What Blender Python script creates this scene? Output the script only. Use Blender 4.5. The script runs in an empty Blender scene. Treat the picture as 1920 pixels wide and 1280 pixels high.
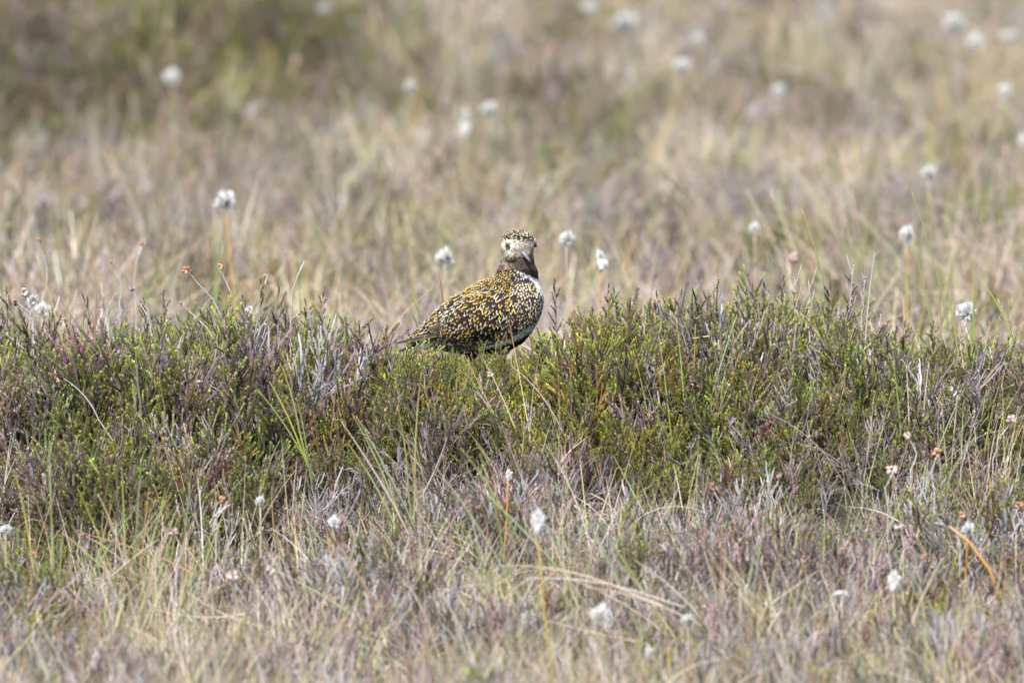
import bpy, math, random
import numpy as np
from mathutils import Vector, Matrix, Euler, noise
R = math.radians
random.seed(7); rng = np.random.default_rng(7)
S = bpy.context.scene
COL = S.collection

# ---------------------------------------------------------------- camera
PITCH, DIST, ZC, PPM = R(4.2), 20.0, 0.085, 1120.0
CAMZ = ZC + DIST*math.tan(PITCH)
FPX = PPM*DIST/math.cos(PITCH)
cam = bpy.data.cameras.new('camera'); camo = bpy.data.objects.new('camera', cam); COL.objects.link(camo)
camo.location = (0, -DIST, CAMZ); camo.rotation_euler = (math.pi/2-PITCH, 0, 0)
cam.sensor_width = 36.0; cam.lens = 36.0*FPX/1920.0
cam.clip_start = 0.5; cam.clip_end = 3000
cam.dof.use_dof = True; cam.dof.focus_distance = DIST/math.cos(PITCH) - 0.12
cam.dof.aperture_fstop = 6.2; cam.dof.aperture_blades = 9
S.camera = camo

# ---------------------------------------------------------------- sky, sun, exposure
SUN_EL, SUN_AZ = R(53), R(200)           # azimuth clockwise from +Y: the sun stands behind the camera, slightly left
w = bpy.data.worlds.new('World'); S.world = w; w.use_nodes = True
nt = w.node_tree; bg = nt.nodes['Background']
sky = nt.nodes.new('ShaderNodeTexSky'); sky.sky_type = 'NISHITA'; sky.sun_disc = False
sky.sun_elevation = SUN_EL; sky.sun_rotation = SUN_AZ; sky.altitude = 100; sky.dust_density = 2.0
nt.links.new(sky.outputs[0], bg.inputs[0]); bg.inputs[1].default_value = 0.15
sl = bpy.data.lights.new('sun', 'SUN'); so = bpy.data.objects.new('sun', sl); COL.objects.link(so)
sl.energy = 4.1; sl.angle = R(0.6); sl.color = (1.0, 0.965, 0.91)
sd = Vector((math.sin(SUN_AZ)*math.cos(SUN_EL), math.cos(SUN_AZ)*math.cos(SUN_EL), math.sin(SUN_EL)))
so.rotation_euler = sd.to_track_quat('Z', 'Y').to_euler(); so.location = sd*30
S.view_settings.view_transform = 'Standard'; S.view_settings.look = 'None'
S.view_settings.gamma = 1; S.view_settings.use_curve_mapping = False
S.view_settings.exposure = 1.06
S.cycles.max_bounces = 8; S.cycles.diffuse_bounces = 4; S.cycles.transmission_bounces = 4
S.cycles.use_denoising = True

def unproj(px, py, y):
    """the point at depth y that the photograph shows at pixel (px, py)"""
    a, b = (px-960)/FPX, (py-640)/FPX
    c, s = math.cos(PITCH), math.sin(PITCH)
    d = Vector((a, c - b*s, -s - b*c)); t = (y+DIST)/d.y
    return Vector((0, -DIST, CAMZ)) + d*t
def proj(x, y, z):
    c, s = math.cos(PITCH), math.sin(PITCH)
    dy, dz = y+DIST, z-CAMZ
    f = dy*c - dz*s; u = dy*s + dz*c
    return 960+FPX*x/f, 640-FPX*u/f

# ---------------------------------------------------------------- helpers
def tag(o, label=None, cat=None, group=None, kind=None):
    if label: o['label'] = label
    if cat: o['category'] = cat
    if group: o['group'] = group
    if kind: o['kind'] = kind
    return o
def empty(name, loc=(0, 0, 0)):
    o = bpy.data.objects.new(name, None); COL.objects.link(o); o.location = loc; o.empty_display_size = 0.02
    return o

class MB:
    def __init__(s): s.v = []; s.f = []; s.c = []
    def tube(s, pts, rad, col, sides=3, jitter=0.0):
        n = len(pts); b = len(s.v)
        for i, p in enumerate(pts):
            q0 = pts[max(0, i-1)]; q1 = pts[min(n-1, i+1)]
            t = (q1-q0); t = t.normalized() if t.length > 1e-9 else Vector((0, 0, 1))
            a = t.cross(Vector((0.31, 0.95, 0.05))); a = a.normalized() if a.length > 1e-6 else Vector((1, 0, 0))
            c = t.cross(a)
            r = rad[i] if isinstance(rad, (list, tuple)) else rad
            cc = col[i] if isinstance(col[0], (list, tuple)) else col
            for k in range(sides):
                an = 2*math.pi*k/sides
                s.v.append(p + (a*math.cos(an)+c*math.sin(an))*r); s.c.append(cc)
        for i in range(n-1):
            for k in range(sides):
                k2 = (k+1) % sides
                s.f.append((b+i*sides+k, b+i*sides+k2, b+(i+1)*sides+k2, b+(i+1)*sides+k))
        s.f.append(tuple(b+(n-1)*sides+k for k in range(sides)))
    def leaf(s, p, d, nrm, L, W, col, col2=None):
        b = len(s.v); side = d.cross(nrm)
        side = side.normalized() if side.length > 1e-6 else Vector((1, 0, 0))
        m = p + d*(L*0.5) + nrm*(L*0.06)
        s.v += [p, m + side*(W/2), p+d*L, m - side*(W/2)]
        s.c += [col, col, col2 or col, col]
        s.f.append((b, b+1, b+2, b+3))
    def blob(s, p, r, col, jit=0.3, stretch=(1, 1, 1)):
        b = len(s.v)
        dirs = [(1,0,0),(-1,0,0),(0,1,0),(0,-1,0),(0,0,1),(0,0,-1)]
        for d in dirs:
            k = r*(1+random.uniform(-jit, jit))
            s.v.append(p+Vector((d[0]*k*stretch[0], d[1]*k*stretch[1], d[2]*k*stretch[2]))); s.c.append(col)
        for f in ((0,2,4),(2,1,4),(1,3,4),(3,0,4),(2,0,5),(1,2,5),(3,1,5),(0,3,5)):
            s.f.append(tuple(b+i for i in f))
    def mesh(s, name, mat, smooth=False):
        me = bpy.data.meshes.new(name)
        me.from_pydata([tuple(x) for x in s.v], [], s.f)
        a = me.color_attributes.new('Col', 'FLOAT_COLOR', 'POINT')
        arr = np.ones((len(s.v), 4), np.float32); arr[:, :3] = np.array([c[:3] for c in s.c], np.float32)
        a.data.foreach_set('color', arr.ravel())
        me.materials.append(mat)
        if smooth: me.polygons.foreach_set('use_smooth', [True]*len(me.polygons))
        me.update(); return me
    def build(s, name, mat, parent=None, smooth=False):
        o = bpy.data.objects.new(name, s.mesh(name, mat, smooth)); COL.objects.link(o)
        if parent: o.parent = parent
        return o

def col_mat(name, rough=0.6, spec=0.3, trans=0.0, inst=False, noise_amt=0.0, noise_scale=300):
    m = bpy.data.materials.new(name); m.use_nodes = True
    t = m.node_tree; p = t.nodes['Principled BSDF']; out = t.nodes['Material Output']
    p.inputs['Roughness'].default_value = rough; p.inputs['Specular IOR Level'].default_value = spec
    at = t.nodes.new('ShaderNodeAttribute'); at.attribute_name = 'Col'
    c = at.outputs['Color']
    if inst:
        it = t.nodes.new('ShaderNodeAttribute'); it.attribute_type = 'INSTANCER'; it.attribute_name = 'tint'
        mx = t.nodes.new('ShaderNodeMix'); mx.data_type = 'RGBA'; mx.blend_type = 'MULTIPLY'
        mx.inputs[0].default_value = 1
        t.links.new(c, mx.inputs[6]); t.links.new(it.outputs['Color'], mx.inputs[7]); c = mx.outputs[2]
    if noise_amt:
        tc = t.nodes.new('ShaderNodeTexCoord'); nz = t.nodes.new('ShaderNodeTexNoise'); nz.inputs['Scale'].default_value = noise_scale
        nz.inputs['Detail'].default_value = 4
        mr = t.nodes.new('ShaderNodeMapRange'); mr.inputs[1].default_value = 0.3; mr.inputs[2].default_value = 0.7
        mr.inputs[3].default_value = 1-noise_amt; mr.inputs[4].default_value = 1+noise_amt
        t.links.new(tc.outputs['Object'], nz.inputs['Vector']); t.links.new(nz.outputs['Fac'], mr.inputs[0])
        vm = t.nodes.new('ShaderNodeVectorMath'); vm.operation = 'SCALE'
        t.links.new(c, vm.inputs[0]); t.links.new(mr.outputs[0], vm.inputs['Scale']); c = vm.outputs[0]
    t.links.new(c, p.inputs['Base Color'])
    if trans:
        tr = t.nodes.new('ShaderNodeBsdfTranslucent'); ms = t.nodes.new('ShaderNodeMixShader'); ms.inputs[0].default_value = trans
        t.links.new(c, tr.inputs['Color']); t.links.new(p.outputs[0], ms.inputs[1]); t.links.new(tr.outputs[0], ms.inputs[2])
        t.links.new(ms.outputs[0], out.inputs['Surface'])
    return m
M_FOL = col_mat('foliage', 0.5, 0.35, 0.25, inst=True)
M_GRASS = col_mat('grass_blade', 0.42, 0.45, 0.3, inst=True)
M_TWIG = col_mat('twig', 0.75, 0.2, 0.0, noise_amt=0.25)
M_LEAF = col_mat('leaf', 0.5, 0.35, 0.25)
M_BLADE = col_mat('blade', 0.4, 0.45, 0.3)
M_COTTON = col_mat('cotton', 0.9, 0.05, 0.35)
M_STEM = col_mat('stalk', 0.5, 0.3, 0.15, noise_amt=0.15)
M_FLOWER = col_mat('dry_flower', 0.75, 0.15, 0.25)
M_PLUME = col_mat('plumage', 0.75, 0.1, 0.0, noise_amt=0.12, noise_scale=500)
M_SKIN = col_mat('bird_body', 0.8, 0.1)
M_BILL = col_mat('bill_horn', 0.45, 0.3)

# ---------------------------------------------------------------- terrain
PY = [-400, -30, -4, -2.5, -1.6, -1.0, -0.7, -0.28, 0.0, 0.22, 0.6, 1.1, 2.0, 30, 400]
PZ = [-.6, -.40, -.37, -.345, -.325, -.275, -.20, -.035, 0.0, 0.0, -.07, -.22, -.30, -.30, -.9]
def hgt(x, y):
    z = float(np.interp(y + 0.12*math.sin(x*2.3+1)*(1 if abs(y) < 3 else 0), PY, PZ))
    z += 0.035*noise.noise((x*1.3, y*0.9, 3.1)) + (0.05 if abs(y) > .6 else .02)*noise.noise((x*3.4, y*2.6, 1.7))
    z += 0.34*math.exp(-((x+1.55)/1.15)**2 - ((y-13.5)/2.2)**2)      # hummock far left
    z += 0.10*math.exp(-((x-0.45)/0.8)**2 - ((y-15.5)/2.0)**2)
    z += 0.06*math.exp(-((x+1.3)/0.6)**2 - ((y-4.5)/1.0)**2)
    z -= .07*math.exp(-((x+.31)/.13)**2 - ((y+.62)/.14)**2) + .05*math.exp(-((x+.42)/.1)**2 - ((y+.8)/.12)**2) + .05*math.exp(-((x-.72)/.12)**2 - ((y+.55)/.1)**2)
    k = math.exp(-(x/0.35)**2 - (y/0.35)**2)                          # under the bird
    return z*(1-k) + 0.0*k
def terrain():
    xs = np.concatenate([-np.geomspace(600, 3.2, 26), np.linspace(-3, 3, 90), np.geomspace(3.2, 600, 26)])
    ys = np.concatenate([-np.geomspace(600, 5.2, 22), np.linspace(-5, 4, 110), np.linspace(4.2, 34, 90), np.geomspace(36, 1500, 26)])
    vs = [(x, y, hgt(x, y)) for y in ys for x in xs]; nx = len(xs)
    fs = [(j*nx+i, j*nx+i+1, (j+1)*nx+i+1, (j+1)*nx+i) for j in range(len(ys)-1) for i in range(nx-1)]
    me = bpy.data.meshes.new('ground'); me.from_pydata(vs, [], fs); me.polygons.foreach_set('use_smooth', [True]*len(fs))
    m = bpy.data.materials.new('peat'); m.use_nodes = True; t = m.node_tree; p = t.nodes['Principled BSDF']
    p.inputs['Roughness'].default_value = 0.95
    tc = t.nodes.new('ShaderNodeTexCoord'); n1 = t.nodes.new('ShaderNodeTexNoise'); n1.inputs['Scale'].default_value = 9; n1.inputs['Detail'].default_value = 8
    n2 = t.nodes.new('ShaderNodeTexNoise'); n2.inputs['Scale'].default_value = 160; n2.inputs['Detail'].default_value = 4
    r1 = t.nodes.new('ShaderNodeValToRGB'); e = r1.color_ramp.elements
    e[0].position = .35; e[0].color = (.022, .016, .011, 1); e[1].position = .68; e[1].color = (.07, .055, .03, 1)
    x2 = r1.color_ramp.elements.new(.5); x2.color = (.035, .036, .016, 1)
    t.links.new(tc.outputs['Object'], n1.inputs['Vector']); t.links.new(tc.outputs['Object'], n2.inputs['Vector'])
    t.links.new(n1.outputs['Fac'], r1.inputs['Fac']); t.links.new(r1.outputs['Color'], p.inputs['Base Color'])
    bp = t.nodes.new('ShaderNodeBump'); bp.inputs['Strength'].default_value = .8; bp.inputs['Distance'].default_value = .01
    t.links.new(n2.outputs['Fac'], bp.inputs['Height']); t.links.new(bp.outputs[0], p.inputs['Normal'])
    me.materials.append(m); o = bpy.data.objects.new('ground', me); COL.objects.link(o)
    return tag(o, kind='structure')
terrain()

# ---------------------------------------------------------------- plant prototypes
def vr(a): return random.uniform(-a, a)
def jc(c, a=0.2):
    k = 1+vr(a); return (max(0, c[0]*k*(1+vr(a*.35))), max(0, c[1]*k), max(0, c[2]*k*(1+vr(a*.35))))
def mixc(a, b, t): return tuple(a[i]*(1-t)+b[i]*t for i in range(3))
def rand_perp(d):
    v = Vector((vr(1), vr(1), vr(1))); v -= d*v.dot(d)
    return v.normalized() if v.length > 1e-4 else Vector((1, 0, 0))

GREEN = (.165, .215, .045); YGREEN = (.34, .37, .055); OLIVE = (.19, .175, .075); BROWN = (.14, .085, .05)
MAUVE = (.27, .215, .205); GREY = (.33, .30, .30); PINK = (.44, .33, .29); STRAW = (.52, .43, .335); RUST = (.42, .17, .05)
SEDGE = (.27, .33, .11); WOOD = (.16, .12, .11)

def shoot(m, p, d, L, leafc, woodc, step=.0030, LL=.0058, LW=.0026, spread=.75, dead=0.0, tipc=None):
    """one leafy shoot: scale-like leaves in whorls on a thin axis"""
    n = max(3, int(L/step)); pts = []; q = p.copy(); dd = d.copy()
    bend = rand_perp(d)*0.25/n
    for i in range(n+1):
        pts.append(q.copy()); q = q + dd*step; dd = (dd+bend+Vector((0, 0, .012))).normalized()
    m.tube([pts[0], pts[n//2], pts[-1]], [.0011, .0009, .0004], woodc)
    for i in range(1, n+1):
        t = i/n; ax = (pts[i]-pts[i-1]).normalized(); a0 = random.uniform(0, 6.28)
        base = rand_perp(ax)
        for k in range(3):
            sp = Matrix.Rotation(a0+k*2.09, 3, ax) @ base
            ld = (ax + sp*spread*(1-.45*t)).normalized()
            c = leafc if random.random() > dead else random.choice((MAUVE, PINK, BROWN))
            if tipc: c = mixc(c, tipc, t*t*.7)
            m.leaf(pts[i], ld, ax, LL*random.uniform(.7, 1.15)*(1-.3*t), LW, jc(c, .3))
    return pts

def heather(kind, H):
    """upright spray of heather about H tall, root at origin"""
    m = MB()
    if kind == 'green': lc, wc, dead, tip = GREEN, WOOD, .10, YGREEN
    elif kind == 'bright': lc, wc, dead, tip = mixc(GREEN, YGREEN, .7), BROWN, .05, YGREEN
    elif kind == 'olive': lc, wc, dead, tip = OLIVE, WOOD, .28, mixc(OLIVE, YGREEN, .4)
    else: lc, wc, dead, tip = BROWN, WOOD, .5, MAUVE
    for s in range(random.choice((2, 3))):
        az = random.uniform(0, 6.28); ln = random.uniform(.05, .3)
        d = Vector((math.cos(az)*ln, math.sin(az)*ln, 1)).normalized(); p = Vector((vr(.006), vr(.006), -.02)); pts = []; n = 9
        hh = (H+.02)*random.uniform(.8, 1.05)
        for i in range(n+1):
            pts.append(p.copy()); p = p + d*(hh/n); d = (d+Vector((vr(.16), vr(.16), .05))).normalized()
        m.tube(pts, [.0019*(1-.6*i/n) for i in range(n+1)], [jc(wc, .2) for _ in pts])
        for i in range(2, n+1):
            for _ in range(random.choice((1, 1, 2)) if i < n else 1):
                ax = (pts[i]-pts[i-1]).normalized(); sp = rand_perp(ax)
                dd = (ax + sp*(random.uniform(.35, .9) if i < n else .1)).normalized()
                L = random.uniform(.014, .040)*(1.1 if i < n else .8)*(1.25-.5*i/n)
                shoot(m, pts[i], dd, L, lc, wc, dead=dead, tipc=tip)
    return m
def dead_heather(kind, H):
    m = MB(); wc = {'grey': (.35, .33, .345), 'mauve': (.30, .25, .26), 'brown': mixc(WOOD, MAUVE, .5)}[kind]
    for s in range(random.choice((2, 3, 4))):
        az = random.uniform(0, 6.28); ln = random.uniform(.05, .45)
        d = Vector((math.cos(az)*ln, math.sin(az)*ln, 1)).normalized(); p = Vector((vr(.01), vr(.01), -.02)); pts = []; n = 8
        hh = (H+.02)*random.uniform(.7, 1.05)
        for i in range(n+1):
            pts.append(p.copy()); p = p + d*(hh/n); d = (d+Vector((vr(.2), vr(.2), .04))).normalized()
        m.tube(pts, [.0019*(1-.6*i/n) for i in range(n+1)], [jc(wc, .2) for _ in pts])
        for i in range(2, n):
            for _ in range(random.choice((1, 2))):
                ax = (pts[i]-pts[i-1]).normalized(); dd = (ax+rand_perp(ax)*random.uniform(.3, .8)).normalized()
                L = random.uniform(.015, .045); k = 5; q = pts[i].copy(); pp = []
                for j in range(k+1):
                    pp.append(q.copy()); q = q+dd*(L/k); dd = (dd+Vector((vr(.15), vr(.15), .07))).normalized()
                m.tube(pp, [.0010]*(k)+[.0005], jc(wc, .25))
                if kind != 'grey' or random.random() < .5:
                    for j in range(int(L/.0036)):
                        t = random.random(); a = pp[min(k-1, int(t*k))].lerp(pp[min(k, int(t*k)+1)], t*k % 1)
                        sp = (rand_perp(dd)+dd*.6).normalized()
                        m.leaf(a, sp, dd, random.uniform(.003, .0045), .0020, jc(random.choice((MAUVE, PINK, wc, BROWN, GREY)), .25))
    return m
def heath_candle(H):
    """cross-leaved heath: pale grey-green upright rods"""
    m = MB(); c = (.30, .32, .20)
    for s in range(random.choice((2, 3, 5))):
        az = random.uniform(0, 6.28); ln = random.uniform(0, .25)
        d = Vector((math.cos(az)*ln, math.sin(az)*ln, 1)).normalized()
        p = Vector((vr(.02), vr(.02), -.01)); h = H*random.uniform(.6, 1)
        m.tube([p, p+d*h*.5, p+d*h], [.0012, .001, .0008], jc(PINK, .2))
        shoot(m, p+d*h*.35, d, h*.65, c, PINK, step=.0032, LL=.0066, LW=.002, spread=.9)
    return m
def blade_pts(p, az, lean, L, droop, n=6):
    pts = []; d = Vector((math.cos(az)*math.sin(lean), math.sin(az)*math.sin(lean), math.cos(lean)))
    h = Vector((math.cos(az), math.sin(az), 0))
    for i in range(n+1):
        pts.append(p.copy()); p = p+d*(L/n); d = (d + h*droop/n - Vector((0, 0, droop/n*max(0, i/n)))).normalized()
    return pts
def tuft(kind, H, nb):
    m = MB(); saz = random.uniform(0, 6.28); nb = int(nb*.6)
    for _ in range(nb):
        az = random.gauss(saz, 1.3); r = random.uniform(0, .03)
        p = Vector((math.cos(az)*r, math.sin(az)*r, -.01))
        if kind == 'straw':
            c0 = jc(random.choice((STRAW, STRAW, (.42, .34, .29), PINK, (.52, .48, .44), (.36, .33, .18))), .18); c1 = jc(mixc(c0, (.50, .43, .36), .5), .1)
            L = H*random.uniform(.45, 1.05); dr = random.choice((.2, .6, 1.2, 2.2)); ln = random.uniform(.05, .6); rad = random.uniform(.0009, .0022)
        elif kind == 'sedge':
            c0 = jc(random.choice((SEDGE, SEDGE, (.20, .30, .09), (.34, .36, .12))), .18); c1 = jc(random.choice((c0, STRAW, STRAW, RUST, (.46, .33, .12))), .15)
            L = H*random.uniform(.5, 1.05); dr = random.choice((.05, .15, .4)); ln = random.uniform(.02, .5); rad = random.uniform(.0010, .0020)
        else:
            c0 = jc(random.choice((STRAW, SEDGE, (.38, .34, .24), GREY, (.30, .32, .14), (.48, .43, .38), MAUVE, (.40, .22, .12))), .18); c1 = jc(random.choice((STRAW, c0, c0, (.42, .26, .15))), .15)
            L = H*random.uniform(.4, 1.05); dr = random.choice((.1, .4, 1.0, 1.8)); ln = random.uniform(.05, .55); rad = random.uniform(.0009, .0020)
        pts = blade_pts(p, az+vr(.8), ln, L, dr)
        m.tube(pts, [rad*(1-.75*(i/6)**2) for i in range(7)], [mixc(c0, c1, max(0, i/6-.45)/.55) for i in range(7)])
    return m
def curly(H):
    m = MB()
    for _ in range(7):
        c = jc((.58, .52, .44), .15); p = Vector((vr(.05), vr(.05), 0)); az = random.uniform(0, 6.28)
        pts = blade_pts(p, az, random.uniform(.2, 1.0), H*random.uniform(.5, 1.2), random.uniform(1.5, 3.4), 8)
        m.tube(pts, [.0014]*9, c)
    return m

# ---------------------------------------------------------------- mass planting with geometry nodes
def gn_group(name, protos):
    g = bpy.data.node_groups.new(name, 'GeometryNodeTree')
    g.interface.new_socket('Geometry', in_out='INPUT', socket_type='NodeSocketGeometry')
    g.interface.new_socket('Geometry', in_out='OUTPUT', socket_type='NodeSocketGeometry')
    N, L = g.nodes, g.links
    gi = N.new('NodeGroupInput'); go = N.new('NodeGroupOutput'); iop = N.new('GeometryNodeInstanceOnPoints')
    g2i = N.new('GeometryNodeGeometryToInstance')
    for o in reversed(protos):
        oi = N.new('GeometryNodeObjectInfo'); oi.inputs['Object'].default_value = o; oi.transform_space = 'ORIGINAL'
        L.new(oi.outputs['Geometry'], g2i.inputs[0]) if False else None
        gj = N.new('GeometryNodeGeometryToInstance'); L.new(oi.outputs['Geometry'], gj.inputs[0])
        protos_join.append(gj)
    jn = N.new('GeometryNodeJoinGeometry')
    for gj in protos_join: L.new(gj.outputs[0], jn.inputs[0])
    protos_join.clear(); N.remove(g2i)
    L.new(gi.outputs[0], iop.inputs['Points']); L.new(jn.outputs[0], iop.inputs['Instance'])
    iop.inputs['Pick Instance'].default_value = True
    def attr(nm, ty):
        a = N.new('GeometryNodeInputNamedAttribute'); a.data_type = ty; a.inputs['Name'].default_value = nm; return a.outputs['Attribute']
    L.new(attr('idx', 'INT'), iop.inputs['Instance Index'])
    e2r = N.new('FunctionNodeEulerToRotation'); L.new(attr('rot', 'FLOAT_VECTOR'), e2r.inputs[0]); L.new(e2r.outputs[0], iop.inputs['Rotation'])
    L.new(attr('scl', 'FLOAT_VECTOR'), iop.inputs['Scale'])
    L.new(iop.outputs[0], go.inputs[0])
    return g
protos_join = []
PROTO = {}
def protos(key, meshes):
    out = []
    for m in meshes:
        o = bpy.data.objects.new('proto_'+key, m); out.append(o)     # never linked to the scene
    PROTO[key] = out
def mass(name, key, items, label, cat):
    """items: list of (pos, rot, scale3, tint)"""
    if not items: return
    n = len(items); me = bpy.data.meshes.new(name); me.from_pydata([tuple(i[0]) for i in items], [], [])
    def put(nm, ty, arr, f):
        a = me.attributes.new(nm, ty, 'POINT'); a.data.foreach_set(f, arr.ravel())
    put('rot', 'FLOAT_VECTOR', np.array([i[1] for i in items], np.float32), 'vector')
    put('scl', 'FLOAT_VECTOR', np.array([i[2] for i in items], np.float32), 'vector')
    put('idx', 'INT', rng.integers(0, len(PROTO[key]), n).astype(np.int32), 'value')
    put('tint', 'FLOAT_COLOR', np.array([tuple(i[3])+(1,) for i in items], np.float32), 'color')
    o = bpy.data.objects.new(name, me); COL.objects.link(o)
    md = o.modifiers.new('plants', 'NODES'); md.node_group = gn_group(name, PROTO[key])
    tag(o, label, cat, kind='stuff'); return o

random.seed(11)
protos('green', [heather('green', .12).mesh('heather', M_FOL) for _ in range(5)])
protos('bright', [heather('bright', .12).mesh('heather', M_FOL) for _ in range(4)])
protos('olive', [heather('olive', .12).mesh('heather', M_FOL) for _ in range(4)] + [heather('brown', .12).mesh('heather', M_FOL) for _ in range(2)])
protos('mauve', [dead_heather(k, .12).mesh('dead_heather', M_FOL) for k in ('mauve', 'mauve', 'brown', 'brown', 'mauve', 'brown')])
protos('grey', [dead_heather('grey', .12).mesh('dead_heather', M_FOL) for _ in range(5)])
protos('candle', [heath_candle(.11).mesh('heath', M_FOL) for _ in range(4)])
protos('straw', [tuft('straw', .24, 34).mesh('dry_grass', M_GRASS) for _ in range(5)])
protos('mixed', [tuft('mixed', .24, 30).mesh('mixed_grass', M_GRASS) for _ in range(5)])
protos('sedge', [tuft('sedge', .24, 22).mesh('sedge', M_GRASS) for _ in range(4)])
protos('tall', [tuft(random.choice(('straw', 'mixed', 'straw', 'sedge')), .42, 20).mesh('tall_grass', M_GRASS) for _ in range(8)])
def slender(n):
    m = MB(); saz = random.uniform(0, 6.28)
    for _ in range(n):
        c0 = jc(random.choice(((.40, .43, .17), (.33, .40, .14), (.58, .50, .40), (.62, .56, .48), (.40, .37, .36), (.40, .43, .22))), .15)
        c1 = jc(random.choice((c0, c0, (.60, .52, .42), (.55, .30, .12))), .12); az = random.gauss(saz, 1.0)
        pts = blade_pts(Vector((vr(.03), vr(.03), -.01)), az, random.uniform(.03, .55), random.uniform(.14, .30), random.choice((.05, .2, .5, 1.0, 2.0)), 8)
        rad = random.uniform(.0007, .0014); m.tube(pts, [rad*(1-.75*(i/8)**2) for i in range(9)], [mixc(c0, c1, max(0, i/8-.5)*2) for i in range(9)])
    return m
protos('slender', [slender(9).mesh('slender_grass', M_GRASS) for _ in range(10)])
protos('curly', [curly(.14).mesh('curled_grass', M_GRASS) for _ in range(4)])

def bump(px, py, cx, cy, sx, sy): return math.exp(-((px-cx)/sx)**2-((py-cy)/sy)**2)
CRX = [-200, 0, 60, 200, 300, 450, 560, 640, 720, 800, 860, 1005, 1040, 1100, 1200, 1400, 1560, 1650, 1720, 1800, 1920, 2100]
CRY = [600, 610, 640, 640, 620, 592, 608, 645, 664, 668, 672, 672, 640, 605, 590, 588, 590, 640, 660, 662, 672, 690]
def canopy(px): return float(np.interp(px, CRX, CRY))
items = {k: [] for k in ('green', 'bright', 'olive', 'mauve', 'grey', 'candle', 'straw', 'mixed', 'sedge', 'curly', 'tall', 'slender')}
def add(key, x, y, sc, lean=.25, tint=(1, 1, 1), wide=1.0, tv=.35):
    k = 1+vr(tv if key != 'grey' else .15)
    if key in ('green', 'olive', 'bright', 'mauve') and random.random() < .12: tint = (tint[0]*1.2, tint[1]*.92, tint[2]*.95)
    items[key].append(((x, y, hgt(x, y)-.003), (vr(lean), vr(lean)+.04, random.uniform(0, 6.28)), (sc*wide, sc*wide, sc),
                       (tint[0]*k*(1+vr(.08)), tint[1]*k, tint[2]*k*(1+vr(.08)))))

# ---- the bank and the ground in front of it
NB = 15500
for i in range(NB):
    y = random.uniform(-3.3, .75); x = random.uniform(-1.12, 1.12)
    z = hgt(x, y); px, py = proj(x, y, z+.08)
    if py > 1450: continue
    patch = noise.noise((x*3.1, y*3.1, 7.7)); patch2 = noise.noise((x*7, y*7, 2.2))
    ht = .115
    if y > -.45:                                         # the crest keeps the photographed skyline
        pcr = canopy(px); zt = unproj(px, pcr, y).z - z
        ht = min(max(zt*(random.uniform(.35, .92) if random.random() < .76 else random.uniform(.92, 1.22))*(.93+.35*patch2), .03), .2)
    if abs(px-880) < 150 and -.16 < y < .13:              # trodden thin round the bird
        if y > -.03 and random.random() < .3: continue
        ht = min(ht, .06) if y > -.03 else random.uniform(.04, .078)
    w = {}
    w['green'] = 1.35 + 1.2*patch; w['olive'] = 1.2 - patch; w['bright'] = .15 + 3.8*bump(px, py, 1090, 750, 210, 110) + .6*bump(px, py, 1000, 690, 60, 60)+.5*bump(px, py, 250, 900, 120, 120)
    w['mauve'] = .6 + .9*max(0, patch2); w['grey'] = .16+1.2*bump(px, py, 570, 690, 80, 60)+.8*bump(px, py, 1560, 620, 80, 60); w['candle'] = .06; w['sedge'] = 0; w['straw'] = 0; w['mixed'] = 0.03; w['curly'] = .03 if y < -.3 else 0
    edge = 850 + 60*math.sin(px/170.) + 130*max(0, min(1, (720-px)/260)) + 30*max(0, min(1, (px-1550)/200)) + 50*patch
    if py > edge:
        t = min(1, (py-edge)/60)
        leftgreen = 1.8*bump(px, py, 60, 1000, 190, 180); rg = 1.6*bump(px, py, 1880, 950, 170, 140)+bump(px, py, 1600, 955, 60, 60)
        for kk, v in (('green', .32+1.2*leftgreen+1.6*rg), ('olive', .75), ('bright', .04+.5*leftgreen+.3*rg), ('mauve', 1.8), ('grey', .9+2.2*bump(px, py, 1450, 890, 260, 80)), ('candle', .16+.8*bump(px, py, 1500, 1050, 300, 80)),
                      ('curly', .22), ('mixed', .5), ('straw', .3), ('sedge', .3+.5*bump(px, py, 260, 1050, 170, 100))):
            w[kk] = w[kk]*(1-t)+v*t
    if py > 1080:
        t = min(1, (py-1080)/120)
        for kk, v in (('green', .12), ('olive', .35), ('bright', .03), ('mauve', 1.6), ('grey', .8), ('candle', .12), ('curly', .7), ('mixed', 1.1), ('straw', .9), ('sedge', .45)):
            w[kk] = w[kk]*(1-t)+v*t
    ks = list(w); ws = [max(0, w[k]) for k in ks]
    key = random.choices(ks, ws)[0]
    if abs(px-880) < 170 and y > -.35 and key in ('grey', 'mauve', 'curly', 'mixed', 'olive'): key = random.choice(('green', 'bright'))
    # a hollow in the middle left, where the face is bare and dark
    hollow = bump(px, py, 600, 900, 130, 60)+.8*bump(px, py, 480, 960, 80, 50)
    if random.random() < hollow*.9: continue
    gap = noise.noise((x*6.5, y*5, 4.4)) + .16*bump(px, py, 430, 880, 330, 110)
    if y < -.2 and random.random() < .85*max(0, gap*2.4-.3): continue
    ht *= 1+.7*noise.noise((x*5.5, y*5, 14.4)) if y < -.45 else 1
    if key in ('straw', 'mixed', 'sedge'):
        add(key, x, y, random.uniform(.35, .75) if y < -.5 else random.uniform(.3, .5), .3)
    elif key == 'curly': add(key, x, y, random.uniform(.5, 1.1), .3)
    else:
        add(key, x, y, ht/.12*random.uniform(.8, 1.08), .28, wide=random.uniform(.9, 1.2)*(1 if ht > .09 else 1.25))
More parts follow.
